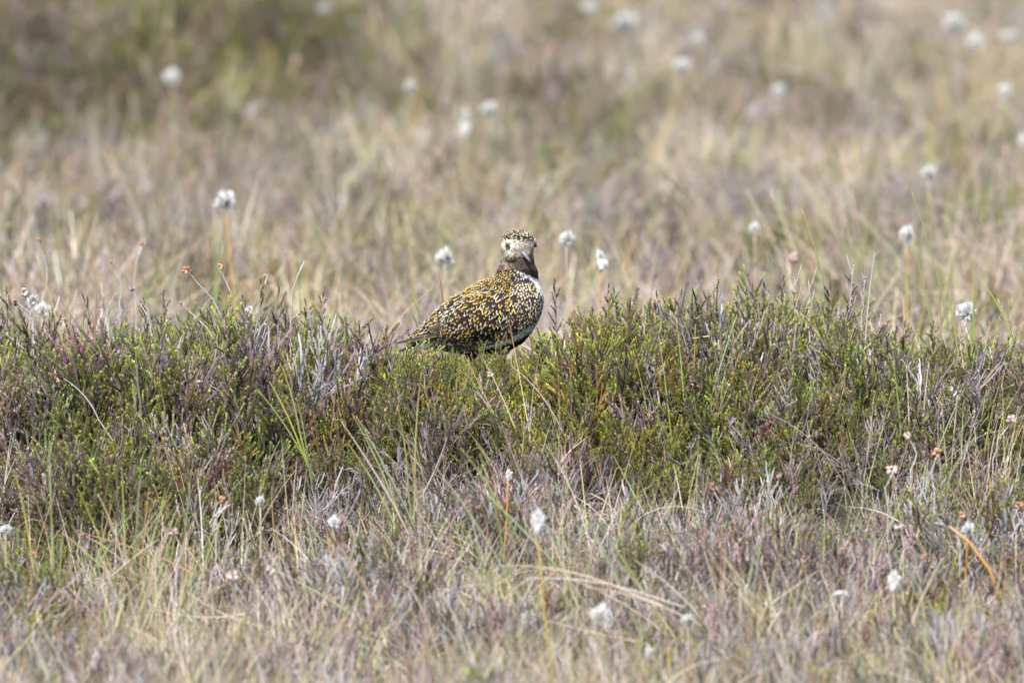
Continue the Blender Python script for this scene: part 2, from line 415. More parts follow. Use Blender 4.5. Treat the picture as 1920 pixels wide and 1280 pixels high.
for i in range(4200):                                     # litter under the taller plants
    y = random.uniform(-3.2, .2); x = random.uniform(-1.1, 1.1)
    if y > -.75 and abs(x+.03) < .36: continue
    pxy = proj(x, y, hgt(x, y))
    if bump(*pxy, 600, 900, 150, 80) > .4: continue
    add(random.choice(('curly', 'mixed', 'mauve', 'olive', 'grey')), x, y, random.uniform(.2, .42), .5, tint=(.85, .85, .85), wide=1.8, tv=.4)
edge2 = lambda px: 870+110*max(0, min(1, (720-px)/260))
for i in range(1150):
    y = random.uniform(-3.2, -.35); x = random.uniform(-1.15, 1.15); px, py = proj(x, y, hgt(x, y)+.1)
    keep = .14+.62*max(0, min(1, (py-edge2(px))/120))+.5*bump(px, py, 230, 1000, 190, 110)+.35*bump(px, py, 1750, 830, 150, 80)
    if noise.noise((x*3.3, y*3, 21.)) < -.18 or random.random() > keep: continue
    add('slender', x, y, random.uniform(.6, 1.0), .3, tv=.2)
# ---- low wet ground behind, out to beyond the top of the frame
def back(n, y0, y1, dens=1):
    for i in range(n):
        y = y0 + (y1-y0)*random.random(); half = (y+DIST)*.0427+.55; x = random.uniform(-half, half)
        z = hgt(x, y); px, py = proj(x, y, z+.1)
        p1 = noise.noise((x*1.1, y*.45, 5.5)); p2 = noise.noise((x*2.9, y*1.1, 9.2))
        dark = 1.9*bump(px, py, 180, 150, 400, 130)+.9*bump(px, py, 620, 130, 220, 70)+.4*bump(px, py, 640, 440, 120, 60)+.6*bump(px, py, 1030, 290, 150, 60)+.5*bump(px, py, 1000, 60, 90, 70)+.4*bump(px, py, 1480, 480, 200, 50)+.45*max(0, p2*2.4-.35)
        w = {'straw': .8+p1+.5*bump(px, py, 200, 330, 250, 90), 'mixed': .8, 'sedge': .2-.6*p1, 'mauve': 1.2+2.4*p2, 'grey': .5+p2, 'olive': .22-.8*p2, 'green': .10+.3*max(0, -p1), 'curly': .35, 'candle': .05}
        d = min(1, dark*1.2); q_ = 1+.55*noise.noise((x*2.1, y*.8, 33.))+.3*noise.noise((x*6, y*2, 3.)); tn = (q_, q_, q_*.97)
        for k, v in {'straw': .02, 'mixed': .06, 'sedge': .15, 'mauve': .2, 'grey': .05, 'olive': 2.2, 'green': .8, 'curly': .05, 'candle': 0}.items(): w[k] = w[k]*(1-d)+v*d
        ks = list(w); key = random.choices(ks, [max(0.01, w[k]) for k in ks])[0]
        if key in ('straw', 'mixed', 'sedge'): add(key, x, y, random.uniform(.65, 1.3), .34, tn, tv=.3)
        elif key == 'curly': add(key, x, y, random.uniform(.8, 1.7), .3, tn)
        else: add(key, x, y, random.uniform(.9, 1.7), .25, tn, wide=1.3)
for i in range(1900):
    y = random.choice((random.uniform(.7, 5), random.uniform(4, 24))); half = (y+DIST)*.0427+.5; x = random.uniform(-half, half)
    px, py = proj(x, y, hgt(x, y)+.2)
    if random.random() < 1.6*bump(px, py, 180, 130, 420, 130): continue
    if noise.noise((x*1.7, y*.8, 1.2)) < -.05 and y > 2.5: continue
    add('tall', x, y, random.uniform(.7, 1.15) if y > 2.5 else random.uniform(.45, .8), .3 if y > 2.5 else .18, tv=.35)
back(7500, .75, 6); back(9500, 6, 16); back(8000, 16, 30)
mass('green_heather', 'green', items['green'], 'dense green heather covering the bank the bird stands on', 'heather')
mass('bright_heather', 'bright', items['bright'], 'fresh yellow-green heather shoots on the bank right of the bird', 'heather')
mass('olive_heather', 'olive', items['olive'], 'olive and brown heather mixed through the moor', 'heather')
mass('faded_heather', 'mauve', items['mauve'], 'faded mauve brown heather spread over the lower ground', 'heather')
mass('bare_heather_twigs', 'grey', items['grey'], 'bare pale grey heather twigs scattered over the moor', 'heather')
mass('heath_shoots', 'candle', items['candle'], 'pale grey-green upright heath shoots below the bank', 'heath')
mass('dry_grass', 'straw', items['straw'], 'straw coloured dry moor grass covering the wet ground', 'grass')
mass('mixed_grass', 'mixed', items['mixed'], 'mixed green, tan and rusty moor grass', 'grass')
mass('sedge_grass', 'sedge', items['sedge'], 'green sedge growing through the moor grass', 'sedge')
mass('tall_grass', 'tall', items['tall'], 'tall thin leaning grass blades on the wet ground behind the bank', 'grass')
mass('slender_grass', 'slender', items['slender'], 'slender pale green and straw grass blades rising in front of the bank', 'grass')
mass('curled_grass', 'curly', items['curly'], 'bleached curled dead grass leaves lying among the heather', 'grass')

# ================================================================ the bird
def bird():
    root = empty('golden_plover', unproj(890, 735, 0.0))
    tag(root, 'golden plover with gold and black spangled back standing on the heather bank', 'bird')
    RB = root.location.copy()
    U = lambda px, py, dy: unproj(px, py, dy)
    mb = bpy.data.meshes.new('tmp'); V = []; F = []
    def ellip(c, rx, ry, rz, rot=0.0, nu=24, nv=14, rotz=0.0):
        b = len(V); mr = Matrix.Rotation(rotz, 3, 'Z') @ Matrix.Rotation(rot, 3, 'Y')
        for j in range(1, nv):
            th = math.pi*j/nv
            for i in range(nu):
                ph = 2*math.pi*i/nu
                V.append(c + mr @ Vector((rx*math.sin(th)*math.cos(ph), ry*math.sin(th)*math.sin(ph), rz*math.cos(th))))
        V.append(c+mr @ Vector((0, 0, rz))); V.append(c+mr @ Vector((0, 0, -rz)))
        for j in range(nv-2):
            for i in range(nu):
                i2 = (i+1) % nu; F.append((b+j*nu+i, b+(j+1)*nu+i, b+(j+1)*nu+i2, b+j*nu+i2))
        t = b+(nv-1)*nu
        for i in range(nu):
            i2 = (i+1) % nu; F.append((t, b+i, b+i2)); F.append((t+1, b+(nv-2)*nu+i2, b+(nv-2)*nu+i))
    def loft(st, nu=28):
        b = len(V)
        for (cx, cy, hx, hz, hd, dy) in st:      # ring: hx tilts the ring along x, hz half height, hd half depth (pixels)
            c = U(cx, cy, dy)
            for i in range(nu):
                a = 2*math.pi*i/nu
                V.append(c+Vector((hx*math.sin(a), hd*math.cos(a), hz*math.sin(a)))/PPM)
        n = len(st)
        for j in range(n-1):
            for i in range(nu):
                i2 = (i+1) % nu; F.append((b+j*nu+i, b+j*nu+i2, b+(j+1)*nu+i2, b+(j+1)*nu+i))
        F.append(tuple(b+i for i in range(nu))[::-1]); F.append(tuple(b+(n-1)*nu+i for i in range(nu)))
    loft([(762, 640, 0, 6, 9, .062), (782, 634, 0, 17, 18, .055), (800, 626, 0, 28, 28, .049), (820, 618, 0, 40, 37, .04), (842, 610, 0, 50, 45, .032), (870, 604, 0, 61, 51, .02),
          (900, 596, 0, 70, 56, .006), (930, 590, 0, 74, 58, -.006), (955, 585, 0, 73, 57, -.017), (978, 579, 0, 66, 53, -.026), (996, 572, 0, 54, 45, -.032), (1009, 567, 0, 38, 33, -.036), (1017, 564, 0, 20, 18, -.038), (1020, 563, 0, 6, 6, -.039)])
    # neck
    loft([(955, 555, 54, 14, 46, -.02), (962, 530, 48, 9, 43, -.023), (968, 511, 40.5, 4, 39, -.027), (970, 494, 32.5, 0, 35, -.031), (970, 480, 31, 0, 33, -.033), (970, 468, 27, 0, 27, -.034)])
    HC = U(970, 466, -.034)
    yaw = R(31)                                              # face turned right of the camera
    ellip(HC, .0285, .031, .0290)
    ellip(U(971, 448, -.034), .0272, .028, .0158)
    fx = Vector((math.sin(yaw), -math.cos(yaw), 0)); sx = Vector((math.cos(yaw), math.sin(yaw), 0))
    ellip(HC+fx*.020+Vector((0, 0, -.007)), .0135, .0135, .0125)
    for s in (-1, 1):
        ellip(HC+fx*.012+sx*(s*.0225)+Vector((0, 0, .0122)), .0080, .0080, .0042)
        ellip(HC+fx*.011+sx*(s*(.017 if s < 0 else .010))+Vector((0, 0, -.012)), .013, .015, .012)
    # breast front turned a little to the camera
    ellip(U(975, 575, -.045), .032, .035, .05)
    # folded wing bulge on the near side
    ellip(U(903, 592, -.030), .076, .030, .040, rot=R(-20), rotz=R(-20))
    # thighs
    for (tx, ty, td) in ((884, 655, .004), (944, 648, .0)):
        ellip(U(tx, ty, td), .014, .016, .017)
    mb.from_pydata([tuple(v-RB) for v in V], [], F)
    o = bpy.data.objects.new('body', mb); COL.objects.link(o)
    rm = o.modifiers.new('r', 'REMESH'); rm.mode = 'VOXEL'; rm.voxel_size = .0019; rm.use_smooth_shade = True
    sm = o.modifiers.new('s', 'SMOOTH'); sm.factor = .6; sm.iterations = 7
    dg = bpy.context.evaluated_depsgraph_get(); dg.update()
    me = bpy.data.meshes.new_from_object(o.evaluated_get(dg)); o.modifiers.clear(); o.data = me; me.name = 'body'
    o.parent = root
    nv = len(me.vertices); co = np.empty(nv*3, np.float32); me.vertices.foreach_get('co', co); co = co.reshape(-1, 3)
    EYE = {}
    HCl = HC-RB
    def region(p):
        """p local. returns (region, base, [mark colours], mark strength, size(len,wid), flow)"""
        q = p+RB; px, py = proj(q.x, q.y, q.z)
        hv = p-HCl; rel_f = hv.dot(fx); rel_s = abs(hv.dot(sx)); hz = hv.z
        GOLD = (.44, .29, .035); GOLD2 = (.47, .36, .13); CREAM = (.43, .385, .285); GREYB = (.10, .095, .095); WH = (.50, .51, .54); BLK = (.012, .009, .008); DB = (.030, .021, .016); BR = (.115, .08, .055)
        nz = noise.noise(tuple(p*260)); n2 = noise.noise(tuple(p*90))
        rear = q.y > (-.03 if py < 505 else .0)+.02
        if py < 500 or (hz > -.036 and hv.length < .05 and py < 506):    # head and upper neck
            back_ = rel_f < -.004
            if hz > .0160+.006*nz-(.10*max(0, -rel_f)):            # crown and nape
                return 'crown', BLK, [(.52, .42, .18), (.50, .45, .33), (.50, .45, .33)], 1.0, (.0070, .0034), (-fx*.9+Vector((0, 0, .1)))
            if hz > -.0065+.007*nz and (rel_f > -.004 or hz > .002):
                ctr = max(0, 1-rel_s/.013)                          # forehead and lores are flecked with grey-brown
                pb = .14+.42*ctr+max(0, min(1, (.007-hz)/.011))*.5+.3*max(0, min(1, (rel_f-.020)/.006))
                side = max(0, min(1, (rel_s-.014)/.006))*max(0, 1-abs(hz-.0085)/.008); pb *= 1-.8*side
                k_ = 1.0 if random.random() < pb else 0.0
                c = mixc(mixc(CREAM, WH, .2), mixc(BR, GREYB, random.random()), max(0, min(.9, k_*.85+.3*pb)))
                return 'head', c, [c, mixc(c, CREAM, .4)], .5, (.0044, .0022), (-fx*.7+Vector((0, 0, .25 if hz > .004 else -.6)))
            # cheeks and throat, darkest below the bill
            dk = max(0, min(1, (py-474)/14))*max(0, min(.85, (px-942)/30)) if rel_f > -.004 else 0.0
            c = mixc(mixc(BR, CREAM, .28+.9*nz), DB, dk)
            if hz < -.027 and rel_f < .005: return 'neck', mixc(BR, DB, .4), [CREAM, GOLD2], .7, (.006, .003), Vector((-.4, 0, -1))
            return 'head', c, [mixc(c, CREAM, .35-.3*dk), mixc(c, CREAM, .15)], .6, (.0048, .0026), (-fx*.35-Vector((0, 0, 1)))
        # front neck bib, running to the lower right
        lower = 503 + (px-962)*.40 + 2*nz
        if px > 960 and py < lower+2 and q.y < -.0: return 'neck', mixc(DB, BLK, .3), [BR, DB], .35, (.006, .003), Vector((.2, 0, -1))
        # white stripe: bib edge, right breast edge, along the flank above the black belly
        edge_pts = [(968, 506), (985, 514), (1003, 524), (1016, 545), (1022, 565), (1018, 592), (1003, 613), (980, 627), (958, 639), (930, 648), (900, 653)]
        wid = [4, 6, 5.5, 4, 2.6, 2.6, 5, 5, 4, 2.5, 2]
        dmin = 1e9; wb = 5
        for (ax, ay), (bx, by), w0 in zip(edge_pts[:-1], edge_pts[1:], wid[:-1]):
            ux, uy = bx-ax, by-ay; t = max(0, min(1, ((px-ax)*ux+(py-ay)*uy)/(ux*ux+uy*uy)))
            d = math.hypot(px-ax-ux*t, py-ay-uy*t)
            if d < dmin: dmin = d; wb = w0
        near = q.y < 0.012
        belly_line = float(np.interp(px, [820, 860, 900, 940, 970, 1000, 1012, 1022], [672, 664, 655, 651, 641, 622, 600, 585]))
        if dmin < wb+4*nz and near: return 'breast', (WH if random.random() < .8 else mixc(BR, DB, .5)), [WH, WH, (.5, .5, .52)], .5, (.0062, .0042), Vector((0, 0, -1))
        if py > belly_line and px > 855: return 'belly', BLK, [BLK, DB], .2, (.009, .005), Vector((-.7, 0, -.5))
        if not near and px > 985: return 'belly', BLK, [BLK, DB], .2, (.009, .005), Vector((0, 0, -1))
        # mottled breast side
        if px > 968+ (py-560)*.05 and near: return 'breast', mixc(BR, BLK, .82), [(.40, .40, .41), CREAM, (.34, .31, .27), (.38, .33, .26), GOLD2], 1.35, (.0086, .0056), Vector((-.15, 0, -1))
        fl = float(np.interp(px, [760, 800, 850, 900, 950, 980], [636, 634, 634, 640, 640, 630]))
        if py > fl: return 'flank', mixc(BR, DB, .45), [WH, (.6, .56, .5), CREAM], 1.2, (.0105, .007), Vector((-.8, 0, -.35))
        # back and wing
        t = max(0, min(1, (px-800)/130))
        flow = Vector((-1+.85*t**1.5, 0, -.45-.5*t)).normalized()
        bb = max(0, min(1, (568-py)/45)); flow = (flow*(1-bb)+Vector((-.85, 0, -.6))*bb).normalized()
        gold = .52 if py < 560 else (.45 if px > 870 else .25)
        marks = [GOLD if random.random() < gold else random.choice((CREAM, GOLD2, CREAM, WH)) for _ in range(4)]
        big = 1.0+.5*max(0, min(1, (py-540)/25))
        return 'back', BLK if random.random() < .5 else mixc(DB, BLK, .2), marks, 1.0, (.0095*big, .0064*(1+.95*(big-1))), flow
    cols = np.ones((nv, 4), np.float32)
    rs = random.getstate()
    for i in range(nv):
        r = region(Vector(co[i].tolist())); c = r[1]
        cols[i, :3] = c
    a = me.color_attributes.new('Col', 'FLOAT_COLOR', 'POINT'); a.data.foreach_set('color', cols.ravel())
    me.materials.clear(); me.materials.append(M_SKIN)
    # ---- contour feathers laid over the body like shingles
    me.calc_loop_triangles(); nt_ = len(me.loop_triangles); tri = np.empty(nt_*3, np.int32); me.loop_triangles.foreach_get('vertices', tri); tri = tri.reshape(-1, 3)
    A, B, C = co[tri[:, 0]], co[tri[:, 1]], co[tri[:, 2]]; cr = np.cross(B-A, C-A); ar = np.linalg.norm(cr, axis=1)/2; nrm = cr/(2*ar[:, None]+1e-12)
    NS = 60000; pick = rng.choice(nt_, NS, p=ar/ar.sum()); r1 = np.sqrt(rng.random(NS)); r2 = rng.random(NS)
    P = A[pick]*(1-r1)[:, None]+B[pick]*(r1*(1-r2))[:, None]+C[pick]*(r1*r2)[:, None]; Nn = nrm[pick]
    grid = {}
    def far_enough(p, r):
        k = tuple(int(math.floor(c/.006)) for c in p)
        for dx in (-1, 0, 1):
            for dy in (-1, 0, 1):
                for dz in (-1, 0, 1):
                    for q in grid.get((k[0]+dx, k[1]+dy, k[2]+dz), ()):
                        if (q-p).length < r: return False
        grid.setdefault(k, []).append(p); return True
    parts = {k: MB() for k in ('crown', 'head', 'neck', 'breast', 'belly', 'flank', 'back')}
    eyes = []
    for s in (-1, 1):
        eyes.append(HCl+fx*.0135+sx*(s*.0262)+Vector((0, 0, .0058)))
    bill_base = HCl+fx*.031-sx*.0045+Vector((0, 0, -.0052))
    def feather(m, p, n, d, L, W, base, marks, ms, reg):
        s_ = d.cross(n).normalized(); b = len(m.v); nu, nvv = (7, 8) if reg == 'back' else (5, 6)
        tilt = random.uniform(.12, .22) if proj(*(p+RB))[1] < 555 and reg in ('back', 'breast') else random.uniform(.05, .16); ph = random.uniform(0, 6.28); mk = [marks[int(random.random()*len(marks))] for _ in range(4)]
        kk = 1+vr(.18)
        for j in range(nvv):
            v = j/(nvv-1); w = W*.5*(math.sin(math.pi*min(1, .18+v*.82)**.85)*.95+.12) if v < 1 else W*.10
            for i in range(nu):
                u = -1+2*i/(nu-1)
                pos = p + d*(L*(v-.3)) + s_*(u*w) + n*(-.0006 + L*tilt*v - abs(u)**2*W*.14*v)
                m.v.append(pos)
                # marks: notches on both margins and a pale tip, dark along the shaft
                e = abs(u)
                if reg == 'back':
                    notch = .5+.5*math.sin(v*8+ph+(0 if u < 0 else 1.6)); mask = (1 if e > .6 else 0)*(1 if notch > .14 else 0)
                    if v > .8: mask = max(mask, 1*(e > .3))
                elif reg == 'breast': mask = 1.0*(v > .52)*(e < .9)
                elif reg == 'flank': mask = (1 if math.sin(v*9+ph) > .1 else 0)
                elif reg == 'crown': mask = 1.0 if e > .4 else .05
                else: mask = .8*(v > .6)
                mask = min(1, mask*ms); mc = mk[(0 if u < 0 else 1)+(2 if v > .6 else 0)]
                m.c.append(tuple(c_*kk for c_ in mixc(base, mc, mask)))
        for j in range(nvv-1):
            for i in range(nu-1):
                m.f.append((b+j*nu+i, b+j*nu+i+1, b+(j+1)*nu+i+1, b+(j+1)*nu+i))
    SP = {'crown': .0023, 'head': .0021, 'neck': .0025, 'breast': .0036, 'belly': .0042, 'flank': .0042, 'back': .0042}
    for i in range(NS):
        p = Vector(P[i].tolist()); n = Vector(Nn[i].tolist())
        q = proj(*(p+RB)); 
        if q[0] < 770: continue
        if any((p-e).length < .0050 for e in eyes) or (p-bill_base).length < .0042: continue
        reg, base, marks, ms, (L, W), fl = region(p)
        if reg == 'back': rr = .0043+.0024*max(0, min(1, (q[1]-540)/25))
        else: rr = SP[reg]
        if not far_enough(p, rr): continue
        d = fl - n*fl.dot(n)
        if d.length < .05: d = Vector((-1, 0, -.3))-n*Vector((-1, 0, -.3)).dot(n)
        d.normalize(); d = (Matrix.Rotation(vr(.25), 3, n) @ d)
        feather(parts[reg], p, n, d, L*random.uniform(.85, 1.15), W*random.uniform(.85, 1.15), base, marks, ms, reg)
    names = {'crown': 'crown_feathers', 'head': 'face_feathers', 'neck': 'neck_feathers', 'breast': 'breast_feathers', 'belly': 'belly_feathers', 'flank': 'flank_feathers', 'back': 'back_feathers'}
    labs = {'crown': 'streaked black and gold crown', 'head': 'cream face with brown cheeks', 'neck': 'dark brown throat feathers', 'breast': 'white edged mottled breast', 'belly': 'black belly', 'flank': 'white barred grey-brown flanks', 'back': 'black back spangled with gold'}
    for k, m in parts.items():
        if m.v:
            f = m.build(names[k], M_PLUME, root, smooth=True); f['label'] = labs[k]; f['kind'] = 'stuff'
    # ---- large folded flight feathers and tail
    def quill(name, p0, p1, p2, W, dark, edge, n_out, notch=0):
        m = MB(); N_ = 18; K = 7; pts = [(p0*(1-t)**2+p1*2*t*(1-t)+p2*t*t) for t in [i/(N_-1) for i in range(N_)]]
        for i, p in enumerate(pts):
            t = i/(N_-1); dr = (pts[min(N_-1, i+1)]-pts[max(0, i-1)]).normalized(); s_ = dr.cross(n_out).normalized(); nn = s_.cross(dr)
            w = W*.5*(min(1, .35+t*2.2)*(1 if t < .7 else math.sqrt(max(.02, 1-((t-.7)/.3)**2))))
            for j in range(K):
                u = -1+2*j/(K-1); m.v.append(p-RB+s_*(u*w)+nn*(-.0012*u*u+(.0004 if j == K//2 else 0)))
                e = abs(u) > .75 or (t > .96 and abs(u) > .3)
                if notch: e = e and math.sin(t*notch+(.8 if u > 0 else 0)) > -.1
                c = mixc(dark, edge, .85 if e else 0.0)
                if j == K//2: c = mixc(dark, edge, .12)
                m.c.append(jc(c, .08))
        for i in range(N_-1):
            for j in range(K-1): m.f.append((i*K+j, i*K+j+1, (i+1)*K+j+1, (i+1)*K+j))
        return m.build(name, M_PLUME, root, smooth=True)
    nearn = Vector((-.25, -.9, .35)).normalized(); top = Vector((-.2, -.55, .8)).normalized()
    PR = (.026, .019, .017); PE = (.20, .155, .12)
    for k in range(5):          # primaries reaching past the tail
        o_ = k*3.0
        quill('flight_feather', U(862+o_, 618-o_*.4, -.012), U(800+o_, 630-o_*.5, .012), U(740+k*7, 643-k*1.7, .042+.0008*k), .0105, PR, PE, top)['label'] = 'brown primary with a pale edge'
    for k in range(6):          # tertials with pale notches
        quill('tertial_feather', U(886-k*4, 588+k*5, -.035+k*.002), U(848-k*3, 600+k*5, -.018), U(800+k*6, 619+k*3.3, .012-k*.002), .0115, (.045, .032, .027), random.choice(((.52, .45, .32), (.5, .38, .12))), nearn, 22)
    for k in range(4):          # far wing
        quill('flight_feather', U(850+k*3, 596, .05), U(800+k*4, 612, .062), U(762+k*7, 634-k*2, .07), .011, PR, PE, top)
    for k in range(6):          # barred tail
        quill('tail_feather', U(785, 646, .045+k*.003), U(765, 650, .052+k*.003), U(742+k*1.5, 660-k*1.2, .056+k*.004), .008, (.03, .025, .022), (.82, .82, .80), top, 34)
    for k in range(3):
        quill('undertail_covert', U(812, 643, .02+k*.008), U(795, 649, .03+k*.008), U(776+k*5, 652+k, .038+k*.008), .010, (.50, .50, .52), (.07, .06, .055), nearn, 26)
    # ---- eyes
    for e in eyes:
        m = MB(); b = 0; nu, nv_ = 14, 9
        for j in range(nv_+1):
            th = math.pi*j/nv_
            for i in range(nu):
                ph = 2*math.pi*i/nu; m.v.append(e*.992+HCl*.008+Vector((math.sin(th)*math.cos(ph), math.sin(th)*math.sin(ph), math.cos(th)))*.0041); m.c.append((.012, .007, .005))
        for j in range(nv_):
            for i in range(nu): m.f.append((j*nu+i, (j+1)*nu+i, (j+1)*nu+(i+1) % nu, j*nu+(i+1) % nu))
        eo = m.build('eye', M_EYE, root, smooth=True)
        # eyelid: thin dark ring
        out = (e-HCl).normalized(); a1 = out.cross(Vector((0, 0, 1))).normalized(); a2 = out.cross(a1); m = MB()
        ring = [e+out*.0022+(a1*math.cos(t)*.0044+a2*math.sin(t)*.0034) for t in [i*math.pi/9 for i in range(19)]]
        m.tube(ring, .0005, (.16, .13, .10), 5); lid = m.build('eyelid', M_PLUME, eo, smooth=True)
    # ---- bill: two mandibles
    BT = (U(996, 491, -.034-.038)-RB); BB = bill_base-fx*.004
    ax = (BT-BB); L = ax.length; ax.normalize(); sd_ = ax.cross(Vector((0, 0, 1))).normalized(); up = sd_.cross(ax)
    for part, sg in (('upper_mandible', 1), ('lower_mandible', -1)):
        m = MB(); N_ = 14; K = 9
        for i in range(N_):
            t = i/(N_-1); wdt = .0040*(1-t)**.7+.0013*math.sqrt(max(0, 1-t**6)); hh = (.0042 if sg > 0 else .0028)*(1-t*.75)*(1.12 if .6 < t < .9 else 1)*math.sqrt(max(.01, 1-t**8))
            c0 = BB+ax*(L*t*(1 if sg > 0 else .95))-up*(.0018*t*t)
            for k in range(K):
                an = math.pi*k/(K-1); m.v.append(c0+sd_*(wdt*math.cos(an))+up*(sg*(hh*math.sin(an)+.00012)))
                m.c.append(mixc((.15, .155, .19), (.04, .04, .045), t**1.2) if sg > 0 else mixc((.11, .10, .11), (.03, .03, .03), t))
        for i in range(N_-1):
            for k in range(K): m.f.append((i*K+k, i*K+(k+1) % K, (i+1)*K+(k+1) % K, (i+1)*K+k))
        m.f.append(tuple(range((N_-1)*K, N_*K)))
        bo = m.build(part, M_BILL, root, smooth=True)
        if sg > 0:
            for s in (-1, 1):
                mm = MB(); mm.tube([BB+ax*(L*t)+sd_*(s*.0030*(1-t*.55))+up*.0018 for t in (.22, .32, .44)], [.0003, .0007, .0003], (.01, .01, .01), 5)
                mm.build('nostril', M_BILL, bo)
    # ---- legs and feet
    for (tx, ty, td, fxp) in ((886, 668, -.002, 880), (946, 662, .0, 938)):
        m = MB(); hip = U(tx, ty, td)-RB; knee = U(tx-2, ty+24, td+.002)-RB
        gw = U(fxp, 730, td); gz = 0.004
        ank = Vector((gw.x, gw.y, gz))-RB
        m.tube([hip, hip.lerp(knee, .5), knee, knee.lerp(ank, .5), ank+Vector((0, 0, .004))], [.0048, .003, .0027, .0019, .0022], (.035, .033, .035), 8)
        leg = m.build('leg', M_BILL, root, smooth=True)
        f = MB()
        for a in (-.55, 0, .55):
            dr = Vector((math.cos(a-.3), math.sin(a-.3), 0)); f.tube([ank+Vector((0, 0, .002)), ank+dr*.009+Vector((0, 0, .002)), ank+dr*.019-Vector((0, 0, .001)), ank+dr*.027-Vector((0, 0, .003))], [.0019, .0015, .0013, .0004], (.03, .028, .03), 6)
        f.build('foot', M_BILL, leg, smooth=True)
    return root
M_EYE = bpy.data.materials.new('eye'); M_EYE.use_nodes = True
p_ = M_EYE.node_tree.nodes['Principled BSDF']; p_.inputs['Base Color'].default_value = (.012, .006, .004, 1); p_.inputs['Roughness'].default_value = .06
M_EYE.node_tree.nodes['Principled BSDF'].inputs['Specular IOR Level'].default_value = .6
random.seed(21)
bird()

# ================================================================ single plants
def ray_depth(py, zt):
    """depth at which the ray of picture row py passes height zt"""
    c, s = math.cos(PITCH), math.sin(PITCH); b = (py-640)/FPX
    sl_ = (s+b*c)/(c-b*s); return (CAMZ-zt)/sl_ - DIST

# ---- cottongrass: white tufts on stalks
def cotton_head(seed, kind):
    random.seed(seed); m = MB()
    W_ = (.70, .69, .665)
    at = Vector((.25, 0, -.45)) if kind == 'round' else Vector((.28, 0, .30)); ph = Vector((seed*3.3, 0, 0))
    pull = Vector((-.35, 0, -.25)) if kind == 'round' else Vector((-.22, 0, -1.15))
    for i in range(520):
        if kind == 'round': d = Vector((random.gauss(-.35, .8), random.gauss(0, .75), random.gauss(.6, .75))).normalized()
        else: d = Vector((random.gauss(-.45, .6), random.gauss(0, .6), random.gauss(.25, .7))).normalized()
        L = random.uniform(.5, 1.05)*(1+.45*noise.noise(tuple(d*1.3+ph)))*(1.45 if kind == 'round' and d.z > 0 else 1.0)
        p = at.copy(); pts = [p.copy()]; dd = d.copy()
        for j in range(4):
            p = p+dd*(L/4); dd = (dd+pull*.27+Vector((vr(.12), vr(.12), vr(.12)))).normalized(); pts.append(p.copy())
        c = jc(W_, .05)
        if random.random() < .03: c = (.5, .42, .33)
        sd_ = rand_perp(d); b = len(m.v); ws = [.05, .16, .17, .11, .02] if i < 400 else [.01, .022, .02, .015, .004]
        if i >= 400: pts = [at+(q-at)*1.15 for q in pts]
        for q, w_ in zip(pts, ws): m.v += [q-sd_*w_, q+sd_*w_]; m.c += [c, c]
        for j in range(4): m.f.append((b+2*j, b+2*j+1, b+2*j+3, b+2*j+2))
    b = len(m.v); nu, nv_ = 14, 10
    for j in range(nv_+1):
        th = math.pi*j/nv_
        for i in range(nu):
            p2 = 2*math.pi*i/nu; v = Vector((math.sin(th)*math.cos(p2), math.sin(th)*math.sin(p2), math.cos(th)))
            v *= .60+.18*noise.noise(tuple(v*1.3+ph))
            if kind == 'long': v = Vector((v.x*.72-.10-.15*max(0, -v.z), v.y*.75, v.z*1.1-.3))
            else: v += Vector((-.16, 0, .02))
            m.v.append(v); m.c.append(W_)
    for j in range(nv_):
        for i in range(nu): m.f.append((b+j*nu+i, b+(j+1)*nu+i, b+(j+1)*nu+(i+1) % nu, b+j*nu+(i+1) % nu))
    return m.mesh('seed_head', M_COTTON, True)
HEADS = {'round': [cotton_head(i, 'round') for i in range(4)], 'long': [cotton_head(10+i, 'long') for i in range(3)]}
def bract_mesh():
    random.seed(5); m = MB()
    for i in range(14):
        a = random.uniform(0, 6.28); m.leaf(Vector((0, 0, -.25)), Vector((math.cos(a)*.6, math.sin(a)*.6, 1)).normalized(), Vector((math.cos(a), math.sin(a), 0)), .6, .22, jc((.10, .08, .07), .3))
    return m.mesh('bract', M_FLOWER)
BR_ME = bract_mesh()
FGK = lambda d: d if d > -.8 else -.8+(d+.8)*.68
